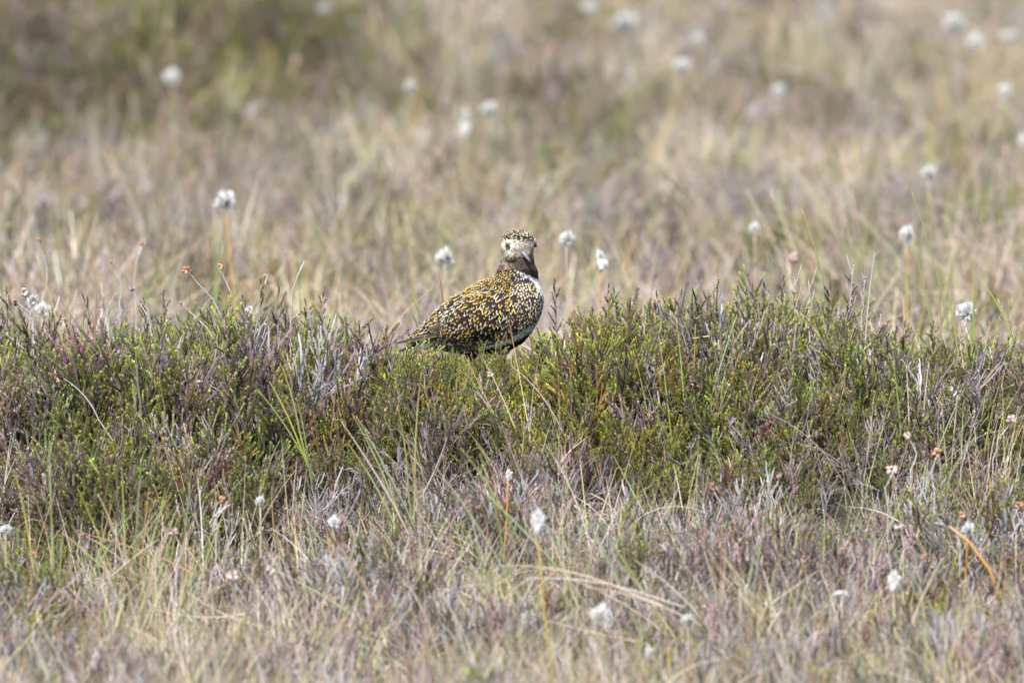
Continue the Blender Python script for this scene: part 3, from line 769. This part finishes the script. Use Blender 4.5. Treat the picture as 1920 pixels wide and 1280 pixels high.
CG = [  # px, py, width, height (pixels), kind, depth (None: from head height), stalk foot dx px at foot, stalk colour, label
 (422, 373, 36, 36, 'round', 2.6, 70, 'yg', 'bright white cottongrass tuft on a yellow-green stalk, upper left, nearest of those behind the bank'),
 (322, 142, 30, 34, 'round', None, 25, 'g', 'blurred white cottongrass tuft against the dark green hummock at upper left'),
 (54, 10, 30, 28, 'round', None, 10, 'g', 'blurred cottongrass tuft cut by the top edge near the left corner'),
 (608, 15, 26, 18, 'round', None, 8, 'g', 'faint cottongrass tuft at the top edge left of the middle'),
 (770, 160, 20, 24, 'round', None, 6, 'g', 'small faint grey-white cottongrass tuft above left of the tall narrow one'),
 (872, 238, 24, 76, 'long', None, 4, 'g', 'tall narrow cottongrass tuft hanging like a white brush above the bird'),
 (918, 203, 30, 34, 'round', None, 6, 'g', 'round cottongrass tuft just right of the tall narrow one'),
 (1105, 13, 26, 24, 'round', None, 8, 'g', 'cottongrass tuft at the top edge just left of the widest far tuft'),
 (1172, 40, 50, 40, 'round', None, 10, 'g', 'widest of the far cottongrass tufts, two lobes, near the top edge'),
 (1310, 72, 22, 20, 'round', None, -6, 'g', 'small cottongrass tuft right of the widest far tuft'),
 (1280, 123, 30, 40, 'round', None, -110, 'yg', 'far cottongrass tuft with its stalk leaning down to the left'),
 (1460, 168, 24, 32, 'round', None, 10, 'g', 'small bright cottongrass tuft in the right middle of the blurred moor'),
 (1790, 40, 40, 46, 'round', None, 12, 'g', 'large soft cottongrass tuft at upper right, left of its neighbour pair'),
 (1828, 78, 32, 42, 'round', None, 8, 'o', 'cottongrass tuft beside an orange leaf near the upper right corner'),
 (1893, 68, 36, 26, 'round', None, 6, 'g', 'dull cottongrass tuft near the right edge under the upper corner'),
 (1884, 168, 26, 34, 'round', None, 6, 'g', 'bright cottongrass tuft near the right edge below the corner group'),
 (1742, 322, 28, 34, 'round', None, 6, 'g', 'white cottongrass tuft standing alone in the right part of the far moor'),
 (1918, 262, 18, 34, 'round', None, 4, 'g', 'cottongrass tuft cut by the right edge of the picture'),
 (833, 480, 30, 34, 'round', 2.2, 6, 'g', 'soft white cottongrass tuft left of the bird\'s head'),
 (1062, 444, 26, 30, 'round', 1.9, 5, 'b', 'ragged cottongrass tuft right of the bird\'s head, higher of two'),
 (1127, 492, 26, 46, 'long', 1.7, -14, 'o', 'drooping cottongrass tuft on an orange stalk right of the bird'),
 (1415, 425, 20, 26, 'round', None, 0, 'b', 'small dull cottongrass tuft above the right half of the bank'),
 (1700, 437, 24, 34, 'round', 2.4, 4, 'yg', 'creamy cottongrass tuft among tall green sedges at right'),
 (1810, 580, 32, 42, 'round', .9, 6, 'g', 'clear white curled cottongrass tuft just above the bank at far right'),
 (58, 568, 28, 34, 'long', .8, -26, 'b', 'bent over cottongrass tuft with a dark centre at the left end of the bank'),
 (79, 577, 24, 24, 'round', .7, 6, 'b', 'small white cottongrass tuft beside the bent over one at far left'),
 (155, 647, 18, 26, 'long', .3, 4, 'b', 'narrow cottongrass tuft half hidden in the heather on the left of the bank'),
 (466, 586, 18, 28, 'long', .7, 4, 'b', 'pale cottongrass tuft hidden behind the highest heather left of the bird'),
 (1008, 983, 36, 60, 'long', -2.95, 52, 'yg', 'large cottongrass tuft on a long ochre stalk in the foreground centre'),
 (626, 976, 20, 24, 'round', -1.45, 4, 'g', 'small cottongrass tuft below the dark hollow in the bank'),
 (488, 938, 16, 24, 'round', -1.35, 4, 'g', 'tiny cottongrass tuft at the left of the dark hollow'),
 (953, 892, 16, 26, 'long', -1.1, -16, 'o', 'thin worn cottongrass tuft on an orange stalk above the large foreground one'),
 (990, 1154, 24, 28, 'round', -2.3, 10, 'b', 'white cottongrass tuft low in the foreground below the large one'),
 (1126, 1150, 38, 42, 'round', -2.9, 6, 'g', 'very blurred round cottongrass tuft, nearest of the foreground centre'),
 (1675, 1094, 36, 50, 'long', -2.5, 8, 'g', 'blurred cream cottongrass tuft in the right foreground'),
 (1578, 1112, 26, 16, 'round', -2.3, 8, 'b', 'flattened small cottongrass tuft left of the cream one at lower right'),
 (1815, 990, 22, 28, 'round', -1.7, -22, 'o', 'spiky white cottongrass tuft near the right edge beside the dark seed head'),
 (1215, 1225, 18, 34, 'long', -2.9, 6, 'b', 'pale cottongrass tuft at the bottom edge right of centre'),
 (1290, 1160, 22, 22, 'round', -2.6, 4, 'g', 'faint grey cottongrass tuft right of the very blurred one'),
 (10, 990, 20, 20, 'round', -1.7, 4, 'g', 'faint pale cottongrass tuft at the left edge in the foreground'),
]
STC = {'yg': ((.42, .40, .07), (.50, .33, .08)), 'g': ((.34, .34, .12), (.40, .36, .2)), 'o': ((.52, .27, .05), (.50, .22, .05)), 'b': ((.40, .30, .2), (.45, .36, .26))}
random.seed(31)
for n_, (px, py, wpx, hpx, kind, dep, fdx, sc_, lab) in enumerate(CG):
    if dep is None: dep = min(19, ray_depth(py, .06+.04*math.sin(n_*2.1)))
    dep = FGK(dep); top = unproj(px, py, dep); k = (dep+DIST)/DIST/PPM
    fpt = Vector((top.x+fdx*k*1.0, dep+vr(.02), 0)); fpt.z = hgt(fpt.x, fpt.y)-.005
    if top.z - fpt.z < .12: fpt.z = top.z-.12
    rt = empty('cottongrass', fpt); tag(rt, lab, 'cottongrass', 'cottongrass in seed on the moor')
    rel = top-fpt; m = MB(); c0, c1 = STC[sc_]; st = rel - Vector((0, 0, hpx*.12*k)); P0 = Vector((0, 0, 0)); 
    P1 = Vector((st.x*.75, 0, st.z*.45)); pts = [P0*(1-t)**2+P1*2*t*(1-t)+st*t*t for t in [i/10 for i in range(11)]]
    m.tube(pts, [.0017-.0005*i/10 for i in range(11)], [mixc(c0, c1, i/10) for i in range(11)], 6)
    s = m.build('stem', M_STEM, rt, smooth=True)
    h = bpy.data.objects.new('seed_head', HEADS[kind][n_ % len(HEADS[kind])]); COL.objects.link(h); h.parent = rt
    ww = wpx*.5*k*(.82 if dep > 3 else .92); hh = hpx*.5*k*(1.0 if kind == 'round' else .82)*(.85 if dep > 3 else 1); h.location = rel; h.scale = (ww, ww*.95, hh); h.rotation_euler = (vr(.25), vr(.3), 0 if n_ % 2 else .6)
    b = bpy.data.objects.new('bract', BR_ME); COL.objects.link(b); b.parent = rt; b.location = rel+Vector((wpx*.12*k, -.004, -hpx*.05*k)); b.scale = (ww*.5,)*3; b.rotation_euler = (vr(.4), vr(.4), 0)
# dark spent seed head on a thick orange stalk, right foreground
rt = empty('spent_cottongrass', unproj(1870, 1110, -1.45)); tag(rt, 'spent dark seed head on a thick rusty stalk leaning left, near the right edge', 'cottongrass')
m = MB(); a0 = Vector((0, 0, -.1)); e0 = unproj(1778, 985, -1.45)-rt.location
m.tube([a0, Vector((0, 0, 0)), Vector((-.012, 0, .035)), e0.lerp(Vector((-.01, 0, .03)), .4)+Vector((.006, 0, .004)), e0], [.0032, .003, .0028, .0024, .002], [(.16, .06, .05), (.3, .13, .06), (.46, .24, .07), (.48, .28, .10), (.40, .25, .12)], 7); m.build('stem', M_STEM, rt, smooth=True)
m = MB()
for i in range(60):
    d = Vector((-1+vr(.5), vr(.5), .55+vr(.5))).normalized(); m.leaf(e0+Vector((vr(.004), vr(.003), vr(.004))), d, rand_perp(d), random.uniform(.01, .028), .003, jc(random.choice(((.06, .045, .04), (.06, .045, .04), (.6, .6, .56))), .2))
m.build('seed_head', M_FLOWER, rt)

# ---- dry heath flowers on thin hoary stems
FL = [  # px, py, size, foot px, foot py, depth, colour, label
 (350, 505, 20, 430, 620, -.02, 'r', 'dry rust-red heath flower on a kinked grey stem above the left bank'),
 (412, 500, 16, 430, 600, .0, 'r', 'dry orange heath flower cluster beside the rust-red one on a straight stem'),
 (497, 517, 12, 492, 600, .02, 'p', 'hooked pale heath flower above the highest heather on the left'),
 (566, 492, 8, 545, 600, .05, 'g', 'tiny grey bud on a thin stem between left bank and bird'),
 (248, 540, 16, 290, 660, .0, 'g', 'grey woody heath head with a crook, left part of the bank'),
 (338, 570, 11, 420, 660, -.03, 'g', 'round grey bud on a stem arching left from the bank'),
 (45, 547, 20, 60, 640, .05, 'p', 'pale pink heath flowers at the far left end of the bank'),
 (30, 567, 14, 62, 600, .02, 'd', 'small black withered bud under the pale pink flowers at far left'),
 (118, 600, 16, 118, 660, .0, 'p', 'pale heath flower cluster rising from the left bank near the rusty blades'),
 (62, 645, 16, 80, 700, -.1, 'g', 'grey woolly heath bud low on the left bank'),
 (72, 450, 14, 80, 560, .9, 'r', 'small blurred orange flower high at the left side'),
 (267, 456, 14, 255, 560, 1.2, 'r', 'blurred orange brown flower left above the bank'),
 (210, 492, 12, 225, 590, 1.0, 'r', 'blurred rusty bud lower left of the blurred orange brown flower'),
 (358, 775, 20, 352, 870, -.45, 'r', 'pink-orange heath flower on a silvery stem in the middle of the left bank'),
 (418, 935, 18, 405, 1010, -1.2, 'r', 'orange heath flower below the left bank'),
 (874, 770, 18, 888, 850, -.5, 'r', 'hooked orange-white heath flower below the bird'),
 (918, 700, 18, 905, 790, -.3, 'p', 'pink heath flower on a thick silvery stem under the bird'),
 (1460, 892, 12, 1445, 960, -1.1, 'r', 'small orange heath flower in the pale twigs right of centre'),
 (1338, 910, 18, 1342, 980, -1.2, 'r', 'rusty heath flower pair low right of centre'),
 (1672, 878, 26, 1665, 950, -1.1, 'p', 'large pink heath flower cluster in the pale twigs at right'),
 (1758, 848, 24, 1752, 920, -.9, 'r', 'orange-pink heath flower cluster beneath the right bank'),
 (1702, 815, 18, 1708, 880, -.8, 'p', 'pink heath flower above the large cluster at right'),
 (1895, 785, 24, 1862, 860, -.6, 'p', 'pink heath flower on a leaning silvery stem at the right edge of the bank'),
 (1684, 988, 20, 1688, 1060, -1.6, 'p', 'peach coloured heath flower left of the dark seed head'),
 (1588, 1018, 16, 1590, 1080, -1.75, 'p', 'mauve bell heath flower in the right foreground'),
 (1730, 1042, 14, 1728, 1100, -1.85, 'r', 'small orange heath flower under the dark seed head'),
 (1804, 964, 18, 1800, 1020, -1.5, 'r', 'rust coloured heath flower above the spiky cottongrass'),
 (325, 996, 22, 330, 1060, -1.6, 'p', 'pinkish heath flowers among the green blades at lower left'),
 (436, 1078, 28, 440, 1140, -2.0, 'p', 'blurred mauve-pink heath flower cluster in the left foreground'),
 (508, 1066, 24, 512, 1130, -2.0, 'p', 'blurred pale orange heath flower right of the mauve-pink cluster'),
 (64, 1038, 20, 72, 1100, -1.7, 'r', 'orange-pink heath flower at the lower left edge'),
 (1912, 945, 18, 1905, 1000, -1.3, 'r', 'orange heath flower at the right edge of the picture'),
 (1490, 480, 26, 1490, 560, 2.2, 'p', 'soft blurred pink flower head above the right bank'),
]
FC = {'r': ((.42, .17, .09), (.55, .33, .24)), 'p': ((.50, .36, .34), (.58, .48, .45)), 'g': ((.30, .30, .33), (.42, .42, .43)), 'd': ((.07, .05, .06), (.12, .09, .1))}
random.seed(41)
for (px, py, sz, fx_, fy_, dep, cc, lab) in FL:
    dep = FGK(dep); k = (dep+DIST)/DIST/PPM; ft = unproj(fx_, fy_, dep); g = hgt(ft.x, ft.y); top = unproj(px, py, dep)
    rt = empty('heath_flower', Vector((ft.x, ft.y, min(g, ft.z-.01)))); tag(rt, lab, 'heath flower', 'dry cross-leaved heath flowers')
    o_ = rt.location; m = MB(); a = Vector((0, 0, 0)); b = ft-o_; c = top-o_
    hook = c+Vector((.004*(1 if px > fx_ else -1), 0, .004))
    mid = b.lerp(c, .55)+Vector((.012 if px < fx_ else -.008, 0, -.004))
    pts = [a, a.lerp(b, .5), b, b.lerp(mid, .5)+Vector((vr(.004), 0, 0)), mid, mid.lerp(hook, .5)+Vector((vr(.003), 0, 0)), hook, c]
    sc1 = (.36, .33, .32); m.tube(pts, [.0016, .0014, .0013, .0012, .0011, .001, .0009, .0009], [jc(sc1, .15) for _ in pts], 5); s = m.build('stem', M_TWIG, rt, smooth=True)
    m = MB()
    for i in range(len(pts)-3):
        for _ in range(14):
            t = random.random(); p = pts[i+2].lerp(pts[i+3], t); d = Vector((vr(1), vr(1), .5)).normalized(); m.leaf(p, d, rand_perp(d), .0032, .0012, jc((.40, .40, .33), .2))
    m.build('leaves', M_LEAF, rt)
    m = MB(); r = sz*.5*k
    cA, cB = FC[cc]
    for i in range(9 if cc != 'd' else 5):
        d = Vector((vr(1), vr(1), vr(.9))).normalized(); d.z -= .15; col = jc(mixc(cA, cB, random.random()), .25); rb = r*random.uniform(.24, .36)
        p = c+d*r*.25; q = [p, p+d*r*.22, p+d*r*.5, p+d*r*.72]
        m.tube(q, [rb*.45, rb, rb*.95, rb*.35], [jc(cB, .15), col, col, jc((.30, .16, .10), .3)], 6)
    m.build('flower', M_FLOWER, rt)

# ---- sedge and grass blades standing clear enough to count: blades in tufts
COLB = {'g': ((.29, .36, .11), (.38, .43, .15)), 'y': ((.46, .50, .08), (.52, .50, .10)), 'b': ((.32, .40, .08), (.20, .09, .05)), 'o': ((.40, .43, .15), (.62, .34, .09)),
        't': ((.60, .49, .36), (.66, .56, .44)), 'r': ((.46, .29, .18), (.54, .32, .18)), 'w': ((.66, .60, .52), (.70, .66, .60)), 'gg': ((.34, .40, .24), (.42, .48, .27))}
TU = [ # label, category, depth, blades: (tip x, tip y, foot x, foot y, colour, bend px)
 ('pair of tall thin green sedges rising highest above the right bank', 'sedge', .1, [(1708, 355, 1785, 645, 'g', 12), (1710, 445, 1752, 650, 'g', 6), (1762, 495, 1793, 640, 'y', 8)]),
 ('lone thin green blade left of the tall sedges at right', 'sedge', .2, [(1503, 392, 1553, 570, 'g', 8)]),
 ('green twin blades beside the clear cottongrass at far right', 'sedge', .0, [(1828, 482, 1822, 650, 'g', -2), (1824, 505, 1826, 660, 'y', 2)]),
 ('long brown tipped blade slanting down right across the bank', 'grass', -.2, [(1226, 534, 1372, 712, 'b', 10)]),
 ('long brown and green blade left of the other slanting one', 'grass', -.2, [(1156, 560, 1266, 722, 'b', 10)]),
 ('pale green blade slanting through the bright heather right of the bird', 'grass', -.25, [(1050, 598, 1230, 785, 'gg', 8)]),
 ('tuft of upright green blades with orange tips in front of the right bank', 'sedge', -.5, [(1268, 596, 1288, 870, 'o', 6), (1235, 628, 1262, 860, 'g', 4), (1187, 656, 1228, 880, 'o', 10), (1304, 608, 1296, 880, 'r', 0), (1382, 590, 1302, 880, 'gg', 10), (1332, 690, 1330, 900, 'g', 0), (1378, 800, 1335, 930, 'y', 4)]),
 ('tan blade snapped over at a right angle on the right bank', 'grass', -.3, [(1288, 636, 1378, 627, 't', 3), (1376, 627, 1383, 690, 'y', 0)]),
 ('grey bare stalk standing alone above the right bank', 'stalk', .0, [(1640, 472, 1622, 650, 'w', 4), (1648, 470, 1640, 486, 'w', 0)]),
 ('green and tan blades in front of the right end of the bank', 'sedge', -.5, [(1675, 680, 1690, 840, 'g', 4), (1700, 685, 1705, 800, 't', 0), (1742, 680, 1730, 820, 't', 4), (1760, 750, 1680, 860, 'g', -6), (1795, 740, 1782, 900, 't', 0), (1800, 745, 1750, 870, 'gg', 4), (1850, 730, 1825, 900, 'gg', 3), (1872, 725, 1846, 850, 'g', 4), (1830, 730, 1826, 860, 't', 2)]),
 ('rusty blades standing in the heather left of the right end', 'grass', -.5, [(1490, 730, 1510, 870, 'r', 3), (1548, 730, 1545, 890, 'r', 2), (1520, 680, 1524, 880, 'gg', 0), (1580, 735, 1560, 850, 'g', 3), (1515, 770, 1530, 880, 't', 2)]),
 ('spray of green and orange blades over the dark hollow', 'sedge', -1.0, [(660, 775, 745, 955, 'o', 8), (640, 790, 735, 940, 't', 4), (668, 780, 760, 950, 'gg', 4), (652, 830, 740, 985, 'o', 10), (745, 762, 765, 915, 'o', 8), (790, 697, 778, 935, 'o', 8), (762, 815, 785, 945, 'r', 2)]),
 ('bowed straw blade right of the spray over the hollow', 'grass', -.9, [(838, 820, 785, 940, 't', -8)]),
 ('green sedges left of the dark hollow, leaning left', 'sedge', -.6, [(485, 732, 560, 840, 'g', 6), (505, 715, 562, 835, 'y', 6), (555, 745, 575, 848, 'g', 5), (530, 690, 560, 800, 'o', 5)]),
 ('pair of bleached arching blades in the left bank', 'grass', -.4, [(385, 718, 520, 840, 'w', 26), (380, 722, 500, 810, 't', 14)]),
 ('bleached curled blade low in the left bank', 'grass', -.5, [(120, 710, 184, 785, 'w', 16), (168, 812, 215, 850, 'w', -18)]),
 ('green and rusty blades on the far left of the bank', 'grass', -.1, [(68, 478, 148, 770, 'y', 10), (133, 576, 128, 650, 'r', 0), (183, 517, 178, 640, 'r', 2), (160, 578, 150, 650, 'b', 0), (126, 560, 127, 700, 'g', 0), (164, 580, 163, 690, 'g', 0), (205, 565, 207, 690, 'g', 0)]),
 ('long pale green blade drooping down the left edge of the bank', 'grass', -.15, [(14, 560, 92, 770, 'g', 12), (10, 625, 120, 730, 't', 8)]),
 ('fan of green sedges with orange tips at lower left', 'sedge', -1.5, [(115, 998, 228, 1100, 'o', 6), (145, 915, 222, 1110, 'o', 8), (183, 925, 238, 1090, 't', 14), (322, 925, 235, 1070, 'o', 2), (308, 940, 200, 1090, 'gg', 2), (280, 912, 262, 1095, 'r', 2), (265, 858, 252, 1100, 'gg', 3), (258, 945, 165, 1090, 'gg', 3), (335, 945, 285, 1090, 't', 3), (340, 955, 292, 1100, 'o', 3), (148, 998, 312, 1050, 'r', 6), (208, 950, 180, 1060, 'o', 0), (298, 1010, 210, 1080, 't', 4)]),
 ('tall thin green blades left of the orange tipped fan', 'sedge', -1.5, [(92, 845, 98, 1110, 'gg', 3), (90, 872, 103, 1100, 'g', 2), (30, 890, 62, 1060, 'y', 4), (118, 990, 112, 1080, 'o', 0), (136, 1020, 125, 1090, 'r', 0)]),
 ('straight green blade right of the orange tipped fan', 'sedge', -1.5, [(362, 860, 338, 1110, 'g', 3)]),
 ('leaning orange tipped blades below the dark hollow', 'sedge', -1.6, [(432, 930, 370, 1100, 'o', 3), (396, 1000, 352, 1100, 'o', 2), (228, 875, 232, 960, 'o', 0)]),
 ('long crossing blades left of the large foreground cottongrass', 'grass', -1.9, [(820, 880, 940, 1060, 'gg', 8), (885, 900, 1060, 1080, 'gg', 6), (905, 870, 940, 1010, 'g', 4), (880, 1000, 925, 1110, 'g', 4), (865, 840, 945, 960, 'g', 5), (980, 900, 1060, 1075, 't', 6)]),
 ('tangle of pale arching blades right of the large foreground cottongrass', 'grass', -2.3, [(940, 1060, 1180, 1110, 't', 26), (980, 1085, 1230, 1120, 'w', 24), (1040, 1075, 1250, 1190, 't', 22), (1020, 1160, 1240, 1210, 't', -8), (1165, 1060, 1290, 1240, 't', 12), (1080, 940, 1180, 1140, 'gg', 8), (1190, 1050, 1330, 1180, 't', 18), (1105, 960, 1230, 1150, 'g', 8), (1095, 1100, 1300, 1165, 't', 20)]),
 ('ochre and green blades in the foreground below the pale twigs', 'sedge', -2.2, [(1358, 1010, 1348, 1170, 't', -8), (1355, 985, 1352, 1165, 'r', 3), (1420, 1020, 1395, 1150, 'gg', 3), (1312, 1010, 1350, 1150, 't', 6), (1285, 1060, 1345, 1160, 't', 8), (1330, 1030, 1355, 1200, 'o', 4), (1440, 930, 1415, 1100, 'gg', 2)]),
 ('grey dead stalk lying aslant in the right foreground', 'stalk', -2.2, [(1535, 1068, 1390, 1175, 'w', 3)]),
 ('pair of crossed straw blades at the bottom right', 'grass', -2.7, [(1430, 1225, 1500, 1270, 't', 2), (1490, 1160, 1470, 1265, 't', 2)]),
 ('orange zigzag blade below the spiky cottongrass at right', 'grass', -1.9, [(1808, 1005, 1785, 1070, 'o', 0), (1783, 1068, 1795, 1110, 'r', 0), (1770, 1100, 1762, 1150, 'o', 0)]),
 ('pale diagonal blade in the right foreground', 'grass', -1.9, [(1768, 1045, 1720, 1140, 't', 2), (1675, 1035, 1720, 1095, 'gg', 2)]),
 ('rust and yellow blades near the bottom left corner', 'grass', -2.3, [(330, 1115, 352, 1185, 'o', 2), (282, 1100, 268, 1145, 'o', 2), (355, 1140, 380, 1210, 't', 8), (230, 1170, 350, 1240, 't', 10)]),
 ('grey-green grass arching over the bottom left foreground', 'grass', -2.0, [(290, 1140, 460, 1150, 't', -22), (355, 1112, 490, 1175, 't', -14), (500, 1060, 700, 1180, 'gg', 10), (620, 1000, 700, 1130, 'r', 6), (560, 1080, 640, 1210, 't', 8)]),
 ('thin yellow-green arching blades at the right edge of the moor', 'grass', .6, [(1835, 520, 1905, 660, 'y', 18), (1870, 560, 1915, 690, 't', 10)]),
 ('thin blades rising behind the bird\'s tail', 'grass', .5, [(770, 545, 792, 618, 'g', 3), (765, 570, 786, 620, 'gg', 2), (822, 505, 830, 560, 'r', 1)]),
]
random.seed(51)
for lab, cat, dep, bl in TU:
    dep = FGK(dep); f0 = unproj(bl[0][2], bl[0][3], dep); ground = hgt(f0.x, f0.y); o_ = Vector((f0.x, f0.y, min(ground, f0.z)))
    rt = empty({'sedge': 'sedge_tuft', 'grass': 'grass_tuft', 'stalk': 'dead_stalk'}[cat], o_); tag(rt, lab, cat)
    for (tx, ty, fx_, fy_, cc, bend) in bl:
        dd = dep+vr(.03); tip = unproj(tx, ty, dd-.02)-o_; ft = unproj(fx_, fy_, dd)-o_
        pr = (tip-ft); perp = Vector((pr.z, 0, -pr.x)).normalized(); perp = perp if perp.z > 0 else -perp
        midp = ft.lerp(tip, .5)+perp*(bend/PPM); m = MB(); c0, c1 = COLB[cc]; c0 = jc(c0, .12); c1 = jc(c1, .12); N_ = 14
        pts = []; low = ft-pr.normalized()*.05+Vector((0, 0, -.01))
        for i in range(N_+1):
            t = i/N_; pts.append(ft*(1-t)**2+midp*2*t*(1-t)+tip*t*t)
        if not (cc in 'tw' and abs(pr.z) < .03): pts = [low]+pts
        n2 = len(pts); r0 = .0015 if cc not in ('w',) else .0012
        m.tube(pts, [r0*(1-.75*(i/(n2-1))**2.5) for i in range(n2)], [mixc(c0, c1, max(0, i/(n2-1)-.5)*2 if cc == 'b' else max(0, i/(n2-1)-.72)*3.5 if cc == 'o' else i/(n2-1)) for i in range(n2)], 4)
        m.build('blade', M_BLADE, rt, smooth=True)

# ---- heather sprays that break the skyline
HS = [ # tip px, py, foot px, kind, depth, label
 (1040, 536, 1046, 'olive', .0, 'slim heather spray just right of the bird, tallest there'),
 (1140, 545, 1138, 'olive', .0, 'brown tipped heather spray left of the long slanting blades'),
 (1152, 552, 1160, 'green', .05, 'heather spray with a pale bud beside the brown tipped one'),
 (1232, 560, 1228, 'olive', .02, 'bushy heather spray under the tip of the long brown blade'),
 (1276, 556, 1272, 'green', .04, 'narrow green heather spray in the gap between two grey twigs'),
 (1308, 530, 1306, 'grey', .05, 'bare grey heather twig with tiny buds above the right bank'),
 (1340, 534, 1336, 'grey', .03, 'forked bare heather twig right of the single budded twig'),
 (1384, 552, 1386, 'green', .02, 'green heather spray left of the fern-like one'),
 (1413, 548, 1410, 'bright', .04, 'fern-like upright heather spray at the highest part of the right bank'),
 (1427, 515, 1490, 'grey', .02, 'dark leaning bare twig forked at its tip above the right bank'),
 (1467, 532, 1474, 'olive', .0, 'reddish brown heather spray left of the dense grey sprays'),
 (1490, 522, 1504, 'mauve', .02, 'thin budded heather twig between red-brown spray and grey sprays'),
 (1516, 528, 1518, 'mauve', .0, 'short heather twig with paired buds right of the thin budded one'),
 (1556, 545, 1560, 'green', .0, 'green headed heather spray among the dense grey sprays'),
 (1600, 500, 1585, 'mauve', .0, 'tallest grey heather spray of the right bank with pale flowers on top'),
 (1598, 516, 1580, 'green', .02, 'dark green heather tip held up by the tallest grey spray'),
 (1622, 520, 1610, 'mauve', -.02, 'curved grey heather twig at the right side of the tallest spray'),
 (1664, 630, 1640, 'grey', -.05, 'dark bowed twig ending in brown buds right of the tallest spray'),
 (1695, 612, 1697, 'green', .0, 'slender dark green heather spire at right, left of its twin'),
 (1750, 618, 1752, 'green', .0, 'right hand twin of the slender dark green heather spires'),
 (1808, 612, 1775, 'grey', .0, 'bare heather twig leaning right beneath the clear cottongrass'),
 (1888, 592, 1918, 'grey', .05, 'straight dark twig leaning left near the right edge'),
 (488, 535, 492, 'olive', .0, 'tallest heather spray of the left bank under the hooked flower'),
 (456, 566, 470, 'olive', .04, 'heather spray with open side shoots left of the tallest on the left bank'),
 (306, 560, 308, 'green', .0, 'dark headed heather spray between the crook and the arching bud'),
 (272, 572, 282, 'green', .03, 'slanting heather spray right of the woody crook'),
 (160, 566, 190, 'olive', -.02, 'bare necked heather twig with a brown tip beside the rusty blades'),
 (12, 556, 14, 'green', -.02, 'dark heather spray at the left edge of the picture'),
 (94, 594, 96, 'bright', .0, 'short bright green heather tip near the small white cottongrass'),
 (574, 572, 580, 'green', .0, 'green heather spray right of the highest heather on the left'),
 (605, 560, 600, 'olive', .05, 'thin brown heather spray between the left bank and the bird'),
 (722, 624, 720, 'olive', -.05, 'small brown heather spray just left of the tail tip'),
 (826, 622, 834, 'green', -.14, 'green heather spray covering the rear flank of the bird'),
 (812, 652, 815, 'olive', -.12, 'low heather spray before the vent of the bird'),
 (904, 650, 904, 'bright', -.12, 'yellow-green heather spray between the bird\'s legs'),
 (940, 655, 944, 'bright', -.1, 'yellow-green heather spray before the bird\'s front leg'),
 (1012, 630, 1016, 'green', -.04, 'heather spray touching the black belly at the right'),
]
random.seed(61)
for (tx, ty, fx_, kind, dep, lab) in HS:
    tip = unproj(tx, ty, dep); ft = unproj(fx_, 700, dep); g = hgt(ft.x, ft.y); base = Vector((ft.x, ft.y, g))
    rt = empty('heather_spray', base); tag(rt, lab, 'heather', 'heather sprays along the top of the bank')
    rel = tip-base; st = MB(); lf = MB(); n = 16; lean = Vector((rel.x, 0, 0)); wc = {'grey': (.20, .18, .19), 'mauve': (.33, .30, .30), 'green': (.2, .15, .13), 'olive': (.2, .14, .11), 'bright': (.2, .14, .08)}[kind]
    pts = [Vector((rel.x*(i/n)**1.6+vr(.0016)*(i > 0), vr(.002), rel.z*i/n)) for i in range(n+1)]; pts[-1] = rel
    st.tube(pts, [.0019*(1-.6*i/n) for i in range(n+1)], [jc(wc, .12) for _ in pts], 5)
    lc = {'grey': MAUVE, 'mauve': PINK, 'green': (.075, .10, .022), 'olive': (.12, .10, .035), 'bright': (.24, .26, .035)}[kind]
    for i in range(5, n+1):
        ax = (pts[i]-pts[i-1]).normalized()
        if kind in ('green', 'olive', 'bright'):
            for _ in range(random.choice((1, 2)) if i < n else 1):
                dd = (ax+rand_perp(ax)*(random.uniform(.4, .9) if i < n else .05)).normalized()
                shoot(lf, pts[i], dd, random.uniform(.012, .036)*(1.25-.75*i/n), lc, wc, step=.0030, LL=.0058, LW=.0025, dead=.08)
        else:
            if i % 3 == 0 and i < n:
                dd = (ax+Vector((random.choice((-1, 1))*.5, vr(.3), .1))).normalized(); L = random.uniform(.015, .035); q = [pts[i]+dd*L*t+Vector((0, 0, L*.3*t*t)) for t in (0, .33, .66, 1)]
                st.tube(q, [.0009, .0008, .0007, .0005], jc(wc, .15), 4)
                for qq in q[1:]: lf.blob(qq+Vector((vr(.001), 0, vr(.001))), .0014, jc(lc, .2))
            for _ in range(3): lf.blob(pts[i]+Vector((vr(.002), vr(.002), vr(.002))), random.uniform(.0008, .0018), jc(lc, .25))
    st.build('stem', M_TWIG, rt, smooth=True); l_ = lf.build('leaf_shoots' if kind in ('green', 'olive', 'bright') else 'buds', M_LEAF, rt)
